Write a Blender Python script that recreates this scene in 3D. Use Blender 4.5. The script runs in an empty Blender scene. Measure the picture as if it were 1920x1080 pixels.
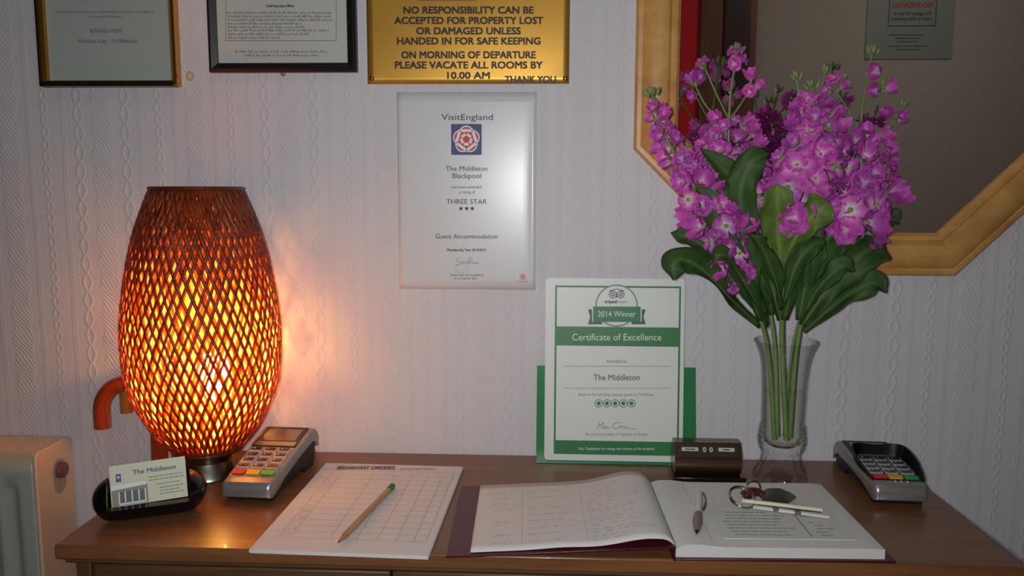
import bpy, bmesh, math, random
from mathutils import Vector, Matrix, Euler, Quaternion

# ------------------------------------------------------------------ camera, light, exposure
SC = bpy.context.scene
C = SC.collection
PI = math.pi
H = 0.76                                   # height of the desk top above the floor
F_PX, YAW, PITCH, ROLL = 1538.54, 0.044784, 0.124391, 0.00315
CAM = Vector((0.0, -1.26122, H + 0.423915))
_f = Vector((-math.sin(YAW) * math.cos(PITCH), math.cos(YAW) * math.cos(PITCH), -math.sin(PITCH)))
_r0 = Vector((math.cos(YAW), math.sin(YAW), 0))
_u0 = _r0.cross(_f)
CR = math.cos(ROLL) * _r0 + math.sin(ROLL) * _u0
CU = -math.sin(ROLL) * _r0 + math.cos(ROLL) * _u0
cam_data = bpy.data.cameras.new('camera')
cam_data.sensor_width = 36.0
cam_data.lens = 36.0 * F_PX / 1920.0
cam_data.clip_start = 0.02
cam = bpy.data.objects.new('camera', cam_data)
C.objects.link(cam)
m3 = Matrix((CR, CU, -_f)).transposed()
cam.matrix_world = Matrix.Translation(CAM) @ m3.to_4x4()
SC.camera = cam

world = bpy.data.worlds.new('world')
SC.world = world
world.use_nodes = True
world.node_tree.nodes['Background'].inputs[0].default_value = (0.8, 0.85, 1.0, 1)
world.node_tree.nodes['Background'].inputs[1].default_value = 0.02

def area_light(name, loc, target, size, power, color, spread=180):
    l = bpy.data.lights.new(name, 'AREA')
    l.shape = 'DISK'; l.size = size; l.energy = power; l.color = color; l.spread = math.radians(spread)
    o = bpy.data.objects.new(name, l)
    C.objects.link(o)
    o.location = loc
    o.rotation_euler = (Vector(target) - Vector(loc)).to_track_quat('-Z', 'Y').to_euler()
    return o
# the hall's ceiling light
area_light('ceiling_lamp_light', (0.05, -0.95, 2.38), (0.0, -0.35, 0.76), 0.9, 1.1, (1.0, 0.98, 0.96), 150)
# the flash of the camera that took the photograph
area_light('camera_flash', (-0.035, -1.275, H + 0.435), (-0.06, 0.0, H + 0.36), 0.035, 4.5, (0.95, 0.98, 1.0), 140)
# added unseen fill, aimed at the rear wall to brighten its mirror image
area_light('rear_wall_fill', (1.35, -0.75, 2.38), (1.0, -1.77, 1.3), 0.4, 1.8, (1.0, 0.96, 0.90), 110)

SC.cycles.transparent_max_bounces = 40
SC.view_settings.view_transform = 'Standard'
SC.view_settings.look = 'None'
SC.view_settings.exposure = 0.0
SC.view_settings.gamma = 1.0
SC.view_settings.use_curve_mapping = False

# ------------------------------------------------------------------ helpers
def ray(px, py):
    return (_f + CR * ((px - 960) / F_PX) + CU * ((540 - py) / F_PX))
def at(px, py, y):
    """world point on the vertical plane y that the photo shows at px, py"""
    d = ray(px, py); t = (y - CAM.y) / d.y
    return CAM + d * t
def on(px, py, z=0.0):
    """world point at height z above the desk top"""
    d = ray(px, py); t = (H + z - CAM.z) / d.z
    return CAM + d * t

def srgb(r, g, b):
    def f(c):
        c /= 255.0
        return c / 12.92 if c <= 0.04045 else ((c + 0.055) / 1.055) ** 2.4
    return (f(r), f(g), f(b), 1.0)

class NT:
    """small expression layer over math nodes"""
    def __init__(s, m): s.nt = m.node_tree; s.n = s.nt.nodes; s.l = s.nt.links
    def new(s, t): return s.n.new(t)
    def link(s, a, b): s.l.new(a, b)
    def m(s, op, a, b=None, c=None):
        n = s.new('ShaderNodeMath'); n.operation = op
        for i, v in enumerate((a, b, c)):
            if v is None: continue
            if isinstance(v, (int, float)): n.inputs[i].default_value = v
            else: s.link(v, n.inputs[i])
        return n.outputs[0]

def new_mat(name):
    m = bpy.data.materials.new(name); m.use_nodes = True
    return m, NT(m), m.node_tree.nodes['Principled BSDF']

def mat(name, col, rough=0.5, metal=0.0, var=0.06, scale=60, bump=0.0, spec=0.5, bscale=None, coat=0.0, emis=None, aniso=0.0):
    m, t, p = new_mat(name)
    p.inputs['Roughness'].default_value = rough
    p.inputs['Metallic'].default_value = metal
    p.inputs['Specular IOR Level'].default_value = spec
    p.inputs['Coat Weight'].default_value = coat
    p.inputs['Anisotropic'].default_value = aniso
    c = srgb(*col)
    tc = t.new('ShaderNodeTexCoord')
    nz = t.new('ShaderNodeTexNoise'); nz.inputs['Scale'].default_value = scale; nz.inputs['Detail'].default_value = 3
    t.link(tc.outputs['Object'], nz.inputs['Vector'])
    mx = t.new('ShaderNodeMix'); mx.data_type = 'RGBA'
    mx.inputs['A'].default_value = tuple(v * (1 - var) for v in c[:3]) + (1,)
    mx.inputs['B'].default_value = tuple(min(1, v * (1 + var)) for v in c[:3]) + (1,)
    t.link(nz.outputs['Fac'], mx.inputs['Factor'])
    t.link(mx.outputs['Result'], p.inputs['Base Color'])
    if bump:
        n2 = t.new('ShaderNodeTexNoise'); n2.inputs['Scale'].default_value = bscale or scale * 4
        t.link(tc.outputs['Object'], n2.inputs['Vector'])
        b = t.new('ShaderNodeBump'); b.inputs['Strength'].default_value = bump; b.inputs['Distance'].default_value = 0.002
        t.link(n2.outputs['Fac'], b.inputs['Height']); t.link(b.outputs['Normal'], p.inputs['Normal'])
    if emis:
        p.inputs['Emission Color'].default_value = emis[0]; p.inputs['Emission Strength'].default_value = emis[1]
    return m

def wood(name, c1, c2, scale=(3, 60, 60), rough=0.4, coat=0.0, bump=0.05, spec=0.5):
    m, t, p = new_mat(name)
    tc = t.new('ShaderNodeTexCoord'); mp = t.new('ShaderNodeMapping'); mp.inputs['Scale'].default_value = scale
    t.link(tc.outputs['Object'], mp.inputs['Vector'])
    n1 = t.new('ShaderNodeTexNoise'); n1.inputs['Scale'].default_value = 1.0; n1.inputs['Detail'].default_value = 6; n1.inputs['Distortion'].default_value = 0.6
    n2 = t.new('ShaderNodeTexNoise'); n2.inputs['Scale'].default_value = 5.0; n2.inputs['Detail'].default_value = 4
    t.link(mp.outputs[0], n1.inputs['Vector']); t.link(mp.outputs[0], n2.inputs['Vector'])
    f = t.m('ADD', t.m('MULTIPLY', n1.outputs['Fac'], 0.65), t.m('MULTIPLY', n2.outputs['Fac'], 0.35))
    r = t.new('ShaderNodeValToRGB')
    r.color_ramp.elements[0].position = 0.34; r.color_ramp.elements[0].color = srgb(*c2)
    r.color_ramp.elements[1].position = 0.66; r.color_ramp.elements[1].color = srgb(*c1)
    t.link(f, r.inputs['Fac']); t.link(r.outputs['Color'], p.inputs['Base Color'])
    p.inputs['Roughness'].default_value = rough; p.inputs['Coat Weight'].default_value = coat
    p.inputs['Specular IOR Level'].default_value = spec
    b = t.new('ShaderNodeBump'); b.inputs['Strength'].default_value = bump; b.inputs['Distance'].default_value = 0.001
    t.link(f, b.inputs['Height']); t.link(b.outputs['Normal'], p.inputs['Normal'])
    return m

def glass_mat(name, col=(1, 1, 1, 1), ior=1.45, rough=0.0, clear=0.0):
    m, t, p = new_mat(name)
    p.inputs['Base Color'].default_value = col
    p.inputs['Transmission Weight'].default_value = 1.0
    p.inputs['IOR'].default_value = ior
    p.inputs['Roughness'].default_value = rough
    if clear:
        tp = t.new('ShaderNodeBsdfTransparent'); mx = t.new('ShaderNodeMixShader'); mx.inputs[0].default_value = clear
        t.link(p.outputs[0], mx.inputs[1]); t.link(tp.outputs[0], mx.inputs[2]); t.link(mx.outputs[0], t.n['Material Output'].inputs['Surface'])
    return m

def pane_mat(name, tint=(0.95, 0.96, 0.95, 1)):
    """flat thin pane: clear with a fresnel reflection"""
    m, t, p = new_mat(name)
    out = t.n['Material Output']
    tr = t.new('ShaderNodeBsdfTransparent'); tr.inputs[0].default_value = tint
    gl = t.new('ShaderNodeBsdfGlossy'); gl.inputs['Roughness'].default_value = 0.03
    lw = t.new('ShaderNodeLayerWeight')
    fr = t.m('MULTIPLY_ADD', t.m('POWER', lw.outputs['Facing'], 5.0), 0.9, 0.03)
    mx = t.new('ShaderNodeMixShader')
    t.link(fr, mx.inputs[0]); t.link(tr.outputs[0], mx.inputs[1]); t.link(gl.outputs[0], mx.inputs[2])
    t.link(mx.outputs[0], out.inputs['Surface'])
    return m

def tag(o, label=None, cat=None, group=None, kind=None):
    if label: o['label'] = label
    if cat: o['category'] = cat
    if group: o['group'] = group
    if kind: o['kind'] = kind
    return o

def thing(name, label, cat, M=None, loc=None, rotz=0.0, group=None):
    o = bpy.data.objects.new(name, None); C.objects.link(o)
    o.empty_display_size = 0.02
    if M is None: M = Matrix.Translation(Vector(loc)) @ Matrix.Rotation(rotz, 4, 'Z')
    o.matrix_basis = M
    return tag(o, label, cat, group)

def obj(name, bm, m, parent=None, smooth=False, bevel=0.0, bseg=2, label=None, solid=0.0, sharp=35, M=None):
    me = bpy.data.meshes.new(name)
    bmesh.ops.recalc_face_normals(bm, faces=bm.faces[:])
    bm.to_mesh(me); bm.free()
    return obj_me(name, me, m, parent, smooth, bevel, bseg, label, solid, sharp, M)

def obj_me(name, me, m, parent=None, smooth=False, bevel=0.0, bseg=2, label=None, solid=0.0, sharp=35, M=None):
    for k in (m if isinstance(m, (list, tuple)) else [m]): me.materials.append(k)
    o = bpy.data.objects.new(name, me); C.objects.link(o)
    if parent: o.parent = parent
    if M is not None: o.matrix_basis = M
    if smooth or bevel:
        for p in me.polygons: p.use_smooth = True
        try: me.set_sharp_from_angle(angle=math.radians(sharp))
        except Exception: pass
    if solid:
        s = o.modifiers.new('thickness', 'SOLIDIFY'); s.thickness = solid; s.offset = 0
    if bevel:
        b = o.modifiers.new('edges', 'BEVEL'); b.width = bevel; b.segments = bseg; b.limit_method = 'ANGLE'; b.angle_limit = math.radians(30)
    if label: o['label'] = label
    return o

def struct(name, bm, m, **k):
    o = obj(name, bm, m, **k); o['kind'] = 'structure'
    return o

def B(): return bmesh.new()
def add_box(bm, x0, x1, y0, y1, z0, z1, M=None):
    vs = [Vector((x, y, z)) for x in (x0, x1) for y in (y0, y1) for z in (z0, z1)]
    if M is not None: vs = [M @ v for v in vs]
    v = [bm.verts.new(p) for p in vs]
    for q in ((0, 1, 3, 2), (4, 6, 7, 5), (0, 4, 5, 1), (2, 3, 7, 6), (0, 2, 6, 4), (1, 5, 7, 3)):
        bm.faces.new([v[i] for i in q])
def box(*a): 
    bm = B(); add_box(bm, *a); return bm
def add_loft(bm, rings, closed=True, cap=True):
    """rings: lists of points of equal length"""
    R = [[bm.verts.new(p) for p in r] for r in rings]
    n = len(R[0])
    for a, b in zip(R, R[1:]):
        for i in range(n if closed else n - 1):
            j = (i + 1) % n
            bm.faces.new((a[i], a[j], b[j], b[i]))
    if cap and closed:
        bm.faces.new(R[0][::-1]); bm.faces.new(R[-1])
    return R
def add_lathe(bm, prof, seg=48, c=(0, 0, 0), cap=True, mod=None):
    rings = []
    for r, z in prof:
        rings.append([Vector((c[0] + (r + (mod(2 * PI * i / seg, z, r) if mod else 0)) * math.cos(2 * PI * i / seg),
                              c[1] + (r + (mod(2 * PI * i / seg, z, r) if mod else 0)) * math.sin(2 * PI * i / seg), c[2] + z)) for i in range(seg)])
    add_loft(bm, rings, True, cap)
def smooth_path(pts, n=8):
    """Catmull-Rom through pts (Vectors)"""
    P = [pts[0] * 2 - pts[1]] + list(pts) + [pts[-1] * 2 - pts[-2]]
    out = []
    for i in range(1, len(P) - 2):
        for k in range(n):
            t = k / n
            a, b, c, d = P[i - 1], P[i], P[i + 1], P[i + 2]
            out.append(0.5 * ((2 * b) + (c - a) * t + (2 * a - 5 * b + 4 * c - d) * t * t + (3 * b - a - 3 * c + d) * t ** 3))
    out.append(P[-2].copy())
    return out
def add_tube(bm, pts, rad, seg=10, cap=True):
    n = len(pts); rings = []; up = None
    for i, p in enumerate(pts):
        d = (pts[min(i + 1, n - 1)] - pts[max(i - 1, 0)]).normalized()
        if up is None:
            up = Vector((0, 0, 1)) if abs(d.z) < 0.9 else Vector((1, 0, 0))
        s = d.cross(up).normalized(); up = s.cross(d).normalized()
        r = rad[i] if isinstance(rad, (list, tuple)) else rad
        rings.append([p + s * r * math.cos(2 * PI * k / seg) + up * r * math.sin(2 * PI * k / seg) for k in range(seg)])
    add_loft(bm, rings, True, cap)
def add_prism(bm, poly, axis, a0, a1):
    """poly of 2d points extruded along an axis: 'x' -> poly is (y,z); 'y' -> (x,z); 'z' -> (x,y)"""
    def P(u, v, a): return Vector((a, u, v) if axis == 'x' else (u, a, v) if axis == 'y' else (u, v, a))
    add_loft(bm, [[P(u, v, a0) for u, v in poly], [P(u, v, a1) for u, v in poly]])
def round_rect(x0, x1, y0, y1, r, n=5):
    pts = []
    for cx, cy, a0 in ((x1 - r, y1 - r, 0), (x0 + r, y1 - r, PI / 2), (x0 + r, y0 + r, PI), (x1 - r, y0 + r, 1.5 * PI)):
        for k in range(n + 1):
            a = a0 + k * PI / 2 / n
            pts.append((cx + r * math.cos(a), cy + r * math.sin(a)))
    return pts

_cap = {}
def text_mesh(s, bold=0.0):
    cu = bpy.data.curves.new('t', 'FONT'); cu.body = s; cu.size = 1.0; cu.resolution_u = 3
    o = bpy.data.objects.new('t', cu); C.objects.link(o)
    dg = bpy.context.evaluated_depsgraph_get()
    me = bpy.data.meshes.new_from_object(o.evaluated_get(dg))
    vs = [v.co.copy() for v in me.vertices]; fs = [tuple(p.vertices) for p in me.polygons]
    bpy.data.objects.remove(o); bpy.data.curves.remove(cu); bpy.data.meshes.remove(me)
    return vs, fs

class Face:
    """a flat face of a thing to print on; upright (x right, z up, front at -y) or lying (x right, y up)"""
    def __init__(s, M, kind='v', off=0.0):
        s.M = M; s.I = M.inverted(); s.kind = kind; s.off = off
        if kind == 'v': s.p0 = M @ Vector((0, -off, 0)); s.nn = (M.to_3x3() @ Vector((0, -1, 0)))
        else: s.p0 = M @ Vector((0, 0, off)); s.nn = (M.to_3x3() @ Vector((0, 0, 1)))
    def p(s, px, py):
        d = ray(px, py); t = (s.p0 - CAM).dot(s.nn) / d.dot(s.nn)
        q = s.I @ (CAM + d * t)
        return Vector((q.x, q.z if s.kind == 'v' else q.y))
    def to3(s, uv, lift):
        return Vector((uv[0], -s.off - lift, uv[1])) if s.kind == 'v' else Vector((uv[0], uv[1], s.off + lift))
    def poly(s, bm, pts, lift=0.0003):
        v = [bm.verts.new(s.to3(p, lift)) for p in pts]
        bm.faces.new(v)
    def fan(s, bm, c, pts, lift=0.0003):
        cv = bm.verts.new(s.to3(c, lift)); v = [bm.verts.new(s.to3(p, lift)) for p in pts]
        for i in range(len(v)): bm.faces.new((cv, v[i], v[(i + 1) % len(v)]))
    def ring(s, bm, c, r0, r1, lift=0.0003, n=32, a0=0.0, a1=2 * PI):
        full = abs(a1 - a0 - 2 * PI) < 1e-6
        A = [a0 + (a1 - a0) * i / n for i in range(n + (0 if full else 1))]
        vi = [bm.verts.new(s.to3((c[0] + r0 * math.cos(a), c[1] + r0 * math.sin(a)), lift)) for a in A]
        vo = [bm.verts.new(s.to3((c[0] + r1 * math.cos(a), c[1] + r1 * math.sin(a)), lift)) for a in A]
        for i in range(n):
            j = (i + 1) % len(A); bm.faces.new((vi[i], vo[i], vo[j], vi[j]))
    def disc(s, bm, c, r, lift=0.0003, n=28):
        s.poly(bm, [(c[0] + r * math.cos(2 * PI * i / n), c[1] + r * math.sin(2 * PI * i / n)) for i in range(n)], lift)
    def prect(s, bm, x0, y0, x1, y1, lift=0.0003):
        s.poly(bm, [s.p(x0, y1), s.p(x1, y1), s.p(x1, y0), s.p(x0, y0)], lift)
    def stroke(s, bm, pts, w, lift=0.0004):
        """pen stroke through local points"""
        for a, b in zip(pts, pts[1:]):
            a = Vector(a); b = Vector(b); d = b - a
            if d.length < 1e-7: continue
            d.normalize(); nrm = Vector((-d.y, d.x)) * w / 2
            s.poly(bm, [a - nrm - d * w / 4, b - nrm + d * w / 4, b + nrm + d * w / 4, a + nrm - d * w / 4], lift)
    def pstroke(s, bm, ppts, w, lift=0.0004): s.stroke(bm, [s.p(*q) for q in ppts], w, lift)
    def text(s, bm, t, x0, x1, yc, hpx, bold=0.0, lift=0.0005):
        """t between pixel columns x0..x1 on row yc with cap height hpx"""
        L = s.p(x0, yc); R = s.p(x1, yc); xm = (x0 + x1) / 2
        hh = (s.p(xm, yc - hpx / 2) - s.p(xm, yc + hpx / 2)).length
        s.text_uv(bm, t, L, R, hh, bold, lift)
    def text_uv(s, bm, t, L, R, hh, bold=0.0, lift=0.0005):
        L = Vector(L); R = Vector(R)
        if 'c' not in _cap:
            v, _ = text_mesh('H'); _cap['c'] = max(q.y for q in v)
        vs, fs = text_mesh(t)
        if not vs: return
        xa = min(v.x for v in vs); xb = max(v.x for v in vs)
        ux = (R - L); wd = ux.length; ux.normalize(); uy = Vector((-ux.y, ux.x))
        sx = wd / (xb - xa); sy = hh / _cap['c']
        sh = [(0, 0)] if not bold else [(a * bold * 1.1 * sy, b * bold * 0.9 * sy) for a, b in ((-1, -1), (1, -1), (-1, 1), (1, 1), (0, 0))]
        for n_, (dx, dy) in enumerate(sh):
            V = [bm.verts.new(s.to3(L + ux * ((v.x - xa) * sx + dx) + uy * (v.y * sy - hh / 2 + dy), lift + n_ * 0.00004)) for v in vs]
            for f in fs:
                try: bm.faces.new([V[i] for i in f])
                except ValueError: pass
    def blur(s, bm, x0, x1, yc, hpx, seed=0, lift=0.0005, w=0.8):
        """a line of print too small to read: letter-like ticks grouped into words"""
        rnd = random.Random(seed * 77 + int(x0 * 3 + yc))
        x = x0
        while x < x1 - hpx * 0.4:
            for k in range(rnd.randint(2, 8)):
                h = hpx * rnd.choice((0.55, 0.6, 0.65, 1.0))
                if x > x1: break
                s.prect(bm, x, yc + hpx * 0.4 - h, x + w, yc + hpx * 0.4, lift)
                if rnd.random() < 0.7:
                    yy = yc + hpx * 0.4 - rnd.choice((0.0, 0.55, 0.3)) * hpx
                    s.prect(bm, x, yy - 0.7, x + hpx * 0.4, yy, lift)
                x += hpx * 0.56
            x += hpx * 0.45
    def scrawl(s, bm, x0, x1, yc, hpx, seed=0, w=0.0004, lift=0.0004):
        """handwriting too small to read"""
        rnd = random.Random(seed * 31 + int(x0 + yc * 7)); x = x0
        while x < x1:
            pts = []; n = rnd.randint(5, 14)
            for k in range(n):
                pts.append((x, yc + hpx * rnd.uniform(-0.5, 0.5) * (1.6 if rnd.random() < 0.15 else 1)))
                x += hpx * rnd.uniform(0.12, 0.45)
                if x > x1: break
            if len(pts) > 1: s.pstroke(bm, pts, w, lift)
            x += hpx * rnd.uniform(0.3, 0.9)

# ------------------------------------------------------------------ materials
M_ink = mat('black_ink', (40, 40, 44), 0.6)
M_grey_ink = mat('grey_ink', (104, 104, 108), 0.6)
M_pale_ink = mat('pale_pencil', (128, 122, 124), 0.7)
M_blue_ink = mat('blue_ink', (88, 98, 128), 0.6)
M_white_print = mat('white_print', (222, 226, 222), 0.5)
M_green_print = mat('green_print', (38, 116, 58), 0.45)
M_dark_green = mat('dark_green_print', (26, 84, 44), 0.45)
M_red_print = mat('red_print', (196, 30, 70), 0.5)
M_navy_print = mat('navy_print', (32, 50, 112), 0.5)
M_paper = mat('white_paper', (216, 212, 210), 0.75, var=0.02)
M_page = mat('page_paper', (214, 212, 208), 0.8, var=0.03)
M_notice = mat('notice_paper', (190, 194, 190), 0.7, var=0.02)
M_black_plastic = mat('black_gloss_plastic', (14, 13, 14), 0.16)
M_black_matt = mat('black_matt_plastic', (22, 21, 22), 0.5)
M_silver = mat('silver_plastic', (146, 144, 142), 0.32, metal=0.55, scale=300)
M_steel = mat('brushed_steel', (150, 142, 130), 0.3, metal=1.0, scale=200)
M_chrome = mat('chrome', (180, 176, 170), 0.12, metal=1.0)
M_brass = mat('brass_sheet', (202, 152, 62), 0.40, metal=0.65, var=0.12, scale=9, bump=0.05, bscale=14)
M_brass_dark = mat('bronze_casing', (120, 98, 80), 0.22, metal=0.9, var=0.1)
M_gold = mat('gold_frame', (206, 150, 66), 0.16, metal=0.95)
M_black_wood = mat('black_frame', (24, 20, 20), 0.4)
M_cream_enamel = mat('cream_enamel', (206, 184, 158), 0.35, var=0.03)
M_grey_enamel = mat('white_enamel', (172, 176, 166), 0.4, var=0.03)
M_desk = wood('dark_oak_veneer', (134, 88, 54), (106, 68, 42), (5, 70, 70), 0.31, coat=0.1, spec=0.4)
M_desk_body = wood('oak_body', (104, 74, 48), (80, 56, 36), (5, 70, 70), 0.45)
M_pine = wood('varnished_pine', (208, 160, 92), (180, 126, 64), (10, 18, 18), 0.42, coat=0.0)
M_maroon = mat('maroon_cover', (74, 18, 30), 0.35, bump=0.15, bscale=900)
M_cane = wood('polished_cane', (172, 72, 36), (128, 44, 22), (40, 40, 6), 0.25, coat=0.4)
M_cane_pale = wood('pale_cane', (190, 120, 60), (160, 92, 44), (40, 40, 6), 0.3, coat=0.3)
M_pane = pane_mat('picture_glass')

# ------------------------------------------------------------------ setting
def wallpaper_mat():
    m, t, p = new_mat('cable_knit_wallpaper')
    g = t.new('ShaderNodeNewGeometry'); sp = t.new('ShaderNodeSeparateXYZ'); t.link(g.outputs['Position'], sp.inputs[0])
    x, z = sp.outputs['X'], sp.outputs['Z']
    nz = t.new('ShaderNodeTexNoise'); nz.inputs['Scale'].default_value = 9; t.link(g.outputs['Position'], nz.inputs['Vector'])
    wob = t.m('MULTIPLY', t.m('SUBTRACT', nz.outputs['Fac'], 0.5), 0.006)
    x = t.m('ADD', x, wob)
    P = 0.296; XB = -0.6933
    tt = t.m('SUBTRACT', t.m('WRAP', t.m('SUBTRACT', x, XB), P / 2, -P / 2), 0.0)
    ta = t.m('WRAP', t.m('SUBTRACT', x, XB + P / 2), P / 2, -P / 2)
    d = t.m('ABSOLUTE', tt)
    def sin(v, k, ph=0.0): return t.m('SINE', t.m('MULTIPLY_ADD', v, k, ph))
    def band(s, w, soft): # 1 inside |s|<w
        n = t.new('ShaderNodeMapRange'); n.interpolation_type = 'SMOOTHSTEP'
        t.link(t.m('SUBTRACT', w, t.m('ABSOLUTE', s)) if not isinstance(w, (int, float)) else t.m('SUBTRACT', w, t.m('ABSOLUTE', s)), n.inputs[0])
        n.inputs[1].default_value = -soft / 2; n.inputs[2].default_value = soft / 2
        return n.outputs[0]
    def big(s):
        w = t.m('MULTIPLY_ADD', sin(z, 2 * PI / 0.042), 0.0022, 0.0155)
        lines = sin(t.m('ADD', t.m('MULTIPLY', z, 1.0), t.m('ADD', t.m('MULTIPLY', s, 1.25), t.m('MULTIPLY', sin(z, 2 * PI / 0.042), 0.0022))), 2 * PI / 0.0085)
        cross = sin(t.m('ADD', z, t.m('MULTIPLY', s, 0.9)), 2 * PI / 0.042)
        hgt = t.m('ADD', t.m('MULTIPLY_ADD', lines, 0.28, 0.55), t.m('MULTIPLY', cross, 0.22))
        return t.m('MULTIPLY', band(s, w, 0.004), hgt)
    def link(s, amp, per, wd, k):
        a = t.m('MULTIPLY', sin(z, PI / per), amp)
        r1 = band(t.m('SUBTRACT', s, a), wd, wd * 1.4); r2 = band(t.m('ADD', s, a), wd, wd * 1.4)
        return t.m('MULTIPLY', t.m('MAXIMUM', r1, r2), k)
    def rope(s):
        l = sin(t.m('ADD', z, t.m('MULTIPLY', s, 1.2)), 2 * PI / 0.0065)
        return t.m('MULTIPLY', band(s, 0.0042, 0.002), t.m('MULTIPLY_ADD', l, 0.25, 0.4))
    h = t.m('MAXIMUM', big(tt), big(ta))
    for c in (0.0615, 0.1155): h = t.m('MAXIMUM', h, rope(t.m('SUBTRACT', d, c)))
    h = t.m('MAXIMUM', h, link(t.m('SUBTRACT', d, 0.0375), 0.0062, 0.029, 0.0022, 0.75))
    h = t.m('MAXIMUM', h, link(t.m('SUBTRACT', d, 0.0905), 0.0045, 0.019, 0.0019, 0.6))
    n2 = t.new('ShaderNodeTexNoise'); n2.inputs['Scale'].default_value = 1.0; n2.inputs['Detail'].default_value = 2
    mp = t.new('ShaderNodeMapping'); mp.inputs['Scale'].default_value = (420, 1, 60); t.link(g.outputs['Position'], mp.inputs['Vector']); t.link(mp.outputs[0], n2.inputs['Vector'])
    h = t.m('ADD', h, t.m('MULTIPLY', n2.outputs['Fac'], 0.22))
    b = t.new('ShaderNodeBump'); b.inputs['Strength'].default_value = 0.5; b.inputs['Distance'].default_value = 0.0018
    t.link(h, b.inputs['Height']); t.link(b.outputs['Normal'], p.inputs['Normal'])
    p.inputs['Base Color'].default_value = srgb(206, 202, 206)
    p.inputs['Roughness'].default_value = 0.7
    return m
M_wallpaper = wallpaper_mat()
M_rear = mat('brown_grey_wallcovering', (172, 160, 150), 0.8, var=0.12, scale=120, bump=0.2, bscale=300)
M_plain = mat('ceiling_paint', (200, 198, 194), 0.8, var=0.02)
M_side = mat('side_wall_paint', (120, 112, 106), 0.8, var=0.04)
M_carpet = mat('dark_carpet', (70, 40, 38), 0.95, var=0.25, scale=200, bump=0.4)
YR, XS, ZC = -1.77, 2.1, 2.45
struct('floor', box(-XS, XS, YR, 0.0, -0.05, 0.0), M_carpet)
struct('ceiling', box(-XS, XS, YR, 0.0, ZC, ZC + 0.05), M_plain)
struct('wall_back', box(-XS - 0.1, XS + 0.1, 0.0, 0.1, 0, ZC), M_wallpaper)
struct('wall_rear', box(-XS - 0.1, XS + 0.1, YR - 0.1, YR, 0, ZC), M_rear)
struct('wall_left', box(-XS - 0.1, -XS, YR, 0.0, 0, ZC), M_side)
struct('wall_right', box(XS, XS + 0.1, YR, 0.0, 0, ZC), M_side)
# what the mirror shows across the hall: a red upright, a brown door and a notice
struct('trim_1', box(0.442, 0.520, YR, YR + 0.03, 0.0, 2.1), mat('red_gloss_paint', (226, 10, 22), 0.4))
M_door = wood('brown_door', (132, 84, 54), (96, 58, 36), (30, 30, 3), 0.4)
bm = box(0.520, 0.715, YR, YR + 0.045, 0.0, 2.1)
dr = struct('door_1', bm, M_door, bevel=0.004)
bm = box(0.60, 0.69, YR + 0.045, YR + 0.055, 0.2, 1.42); add_box(bm, 0.60, 0.69, YR + 0.045, YR + 0.055, 1.5, 1.95)
obj('door_panel', bm, wood('dark_door_panel', (70, 40, 26), (48, 26, 18), (30, 30, 3), 0.4), dr, bevel=0.004)
# no smoking notice on the rear wall (read back to front in the mirror)
t0 = thing('smoking_notice', 'grey no smoking notice across the hall, seen reversed in the octagonal mirror', 'sign',
           M=Matrix.Translation((1.2525, YR, H + 0.868)) @ Matrix.Rotation(PI, 4, 'Z'))
obj('backing', box(-0.15, 0.15, -0.004, 0, 0, 0.36), mat('notice_backing', (132, 138, 128), 0.5), t0)
nf = Face(t0.matrix_basis, 'v', 0.004)
bm = B(); fw = 0.0022
for a, b in (((-0.085, 0.112), (0.075, 0.112)), ((0.075, 0.112), (0.075, 0.31)), ((0.075, 0.31), (-0.085, 0.31)), ((-0.085, 0.31), (-0.085, 0.112))):
    nf.stroke(bm, [a, b], 0.003)
nf.text_uv(bm, 'It is against the law to', (-0.068, 0.155), (0.06, 0.155), 0.012, 0.01)
nf.text_uv(bm, 'smoke in these premises', (-0.074, 0.137), (0.066, 0.137), 0.012, 0.01)
rnd = random.Random(4)
for k, (a, b) in enumerate(((-.045, .06), (-.035, .042), (-.03, .035), (-.06, .065), (-.04, .04))):
    z = 0.082 - k * 0.0115 - (0.004 if k > 2 else 0)
    xx = a
    while xx < b:
        w = rnd.uniform(0.006, 0.016); nf.stroke(bm, [(xx, z), (xx + w, z)], 0.003); xx += w + 0.003
obj('lettering', bm, M_ink, t0)
bm = B(); nf.text_uv(bm, 'NO SMOKING', (-0.072, 0.183), (0.066, 0.183), 0.017, 0.02)
obj('lettering', bm, mat('red_lettering', (176, 20, 34), 0.5), t0, label='red NO SMOKING lettering')

# ------------------------------------------------------------------ desk
XL, XR, YF, YB = -0.5824, 0.5398, -0.361, -0.004
desk = thing('sideboard_desk', 'dark oak veneer desk against the patterned wall, holding the lamp, vase and open book', 'desk', loc=((XL + XR) / 2, (YF + YB) / 2, 0))
def D(x0, x1, y0, y1, z0, z1):   # world box -> desk local
    cx, cy = (XL + XR) / 2, (YF + YB) / 2
    return box(x0 - cx, x1 - cx, y0 - cy, y1 - cy, z0 + H, z1 + H)
obj('desk_top', D(XL, XR, YF, YB, -0.0185, 0), M_desk, desk, bevel=0.0025)
obj('moulding', D(XL + 0.008, XR - 0.008, YF + 0.008, YB, -0.026, -0.0187), M_desk_body, desk, bevel=0.002)
bm = D(XL + 0.018, XL + 0.036, YF + 0.012, YB, -0.76, -0.0262)
obj('side_panel', bm, M_desk_body, desk, bevel=0.0015)
obj('side_panel', D(XR - 0.036, XR - 0.018, YF + 0.012, YB, -0.76, -0.0262), M_desk_body, desk, bevel=0.0015)
obj('back_panel', D(XL + 0.0365, XR - 0.0365, YB - 0.012, YB, -0.70, -0.0262), M_desk_body, desk)
obj('bottom_panel', D(XL + 0.0365, XR - 0.0365, YF + 0.03, YB - 0.0125, -0.71, -0.69), M_desk_body, desk)
xg = at(733, 1076, YF + 0.012).x
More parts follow.
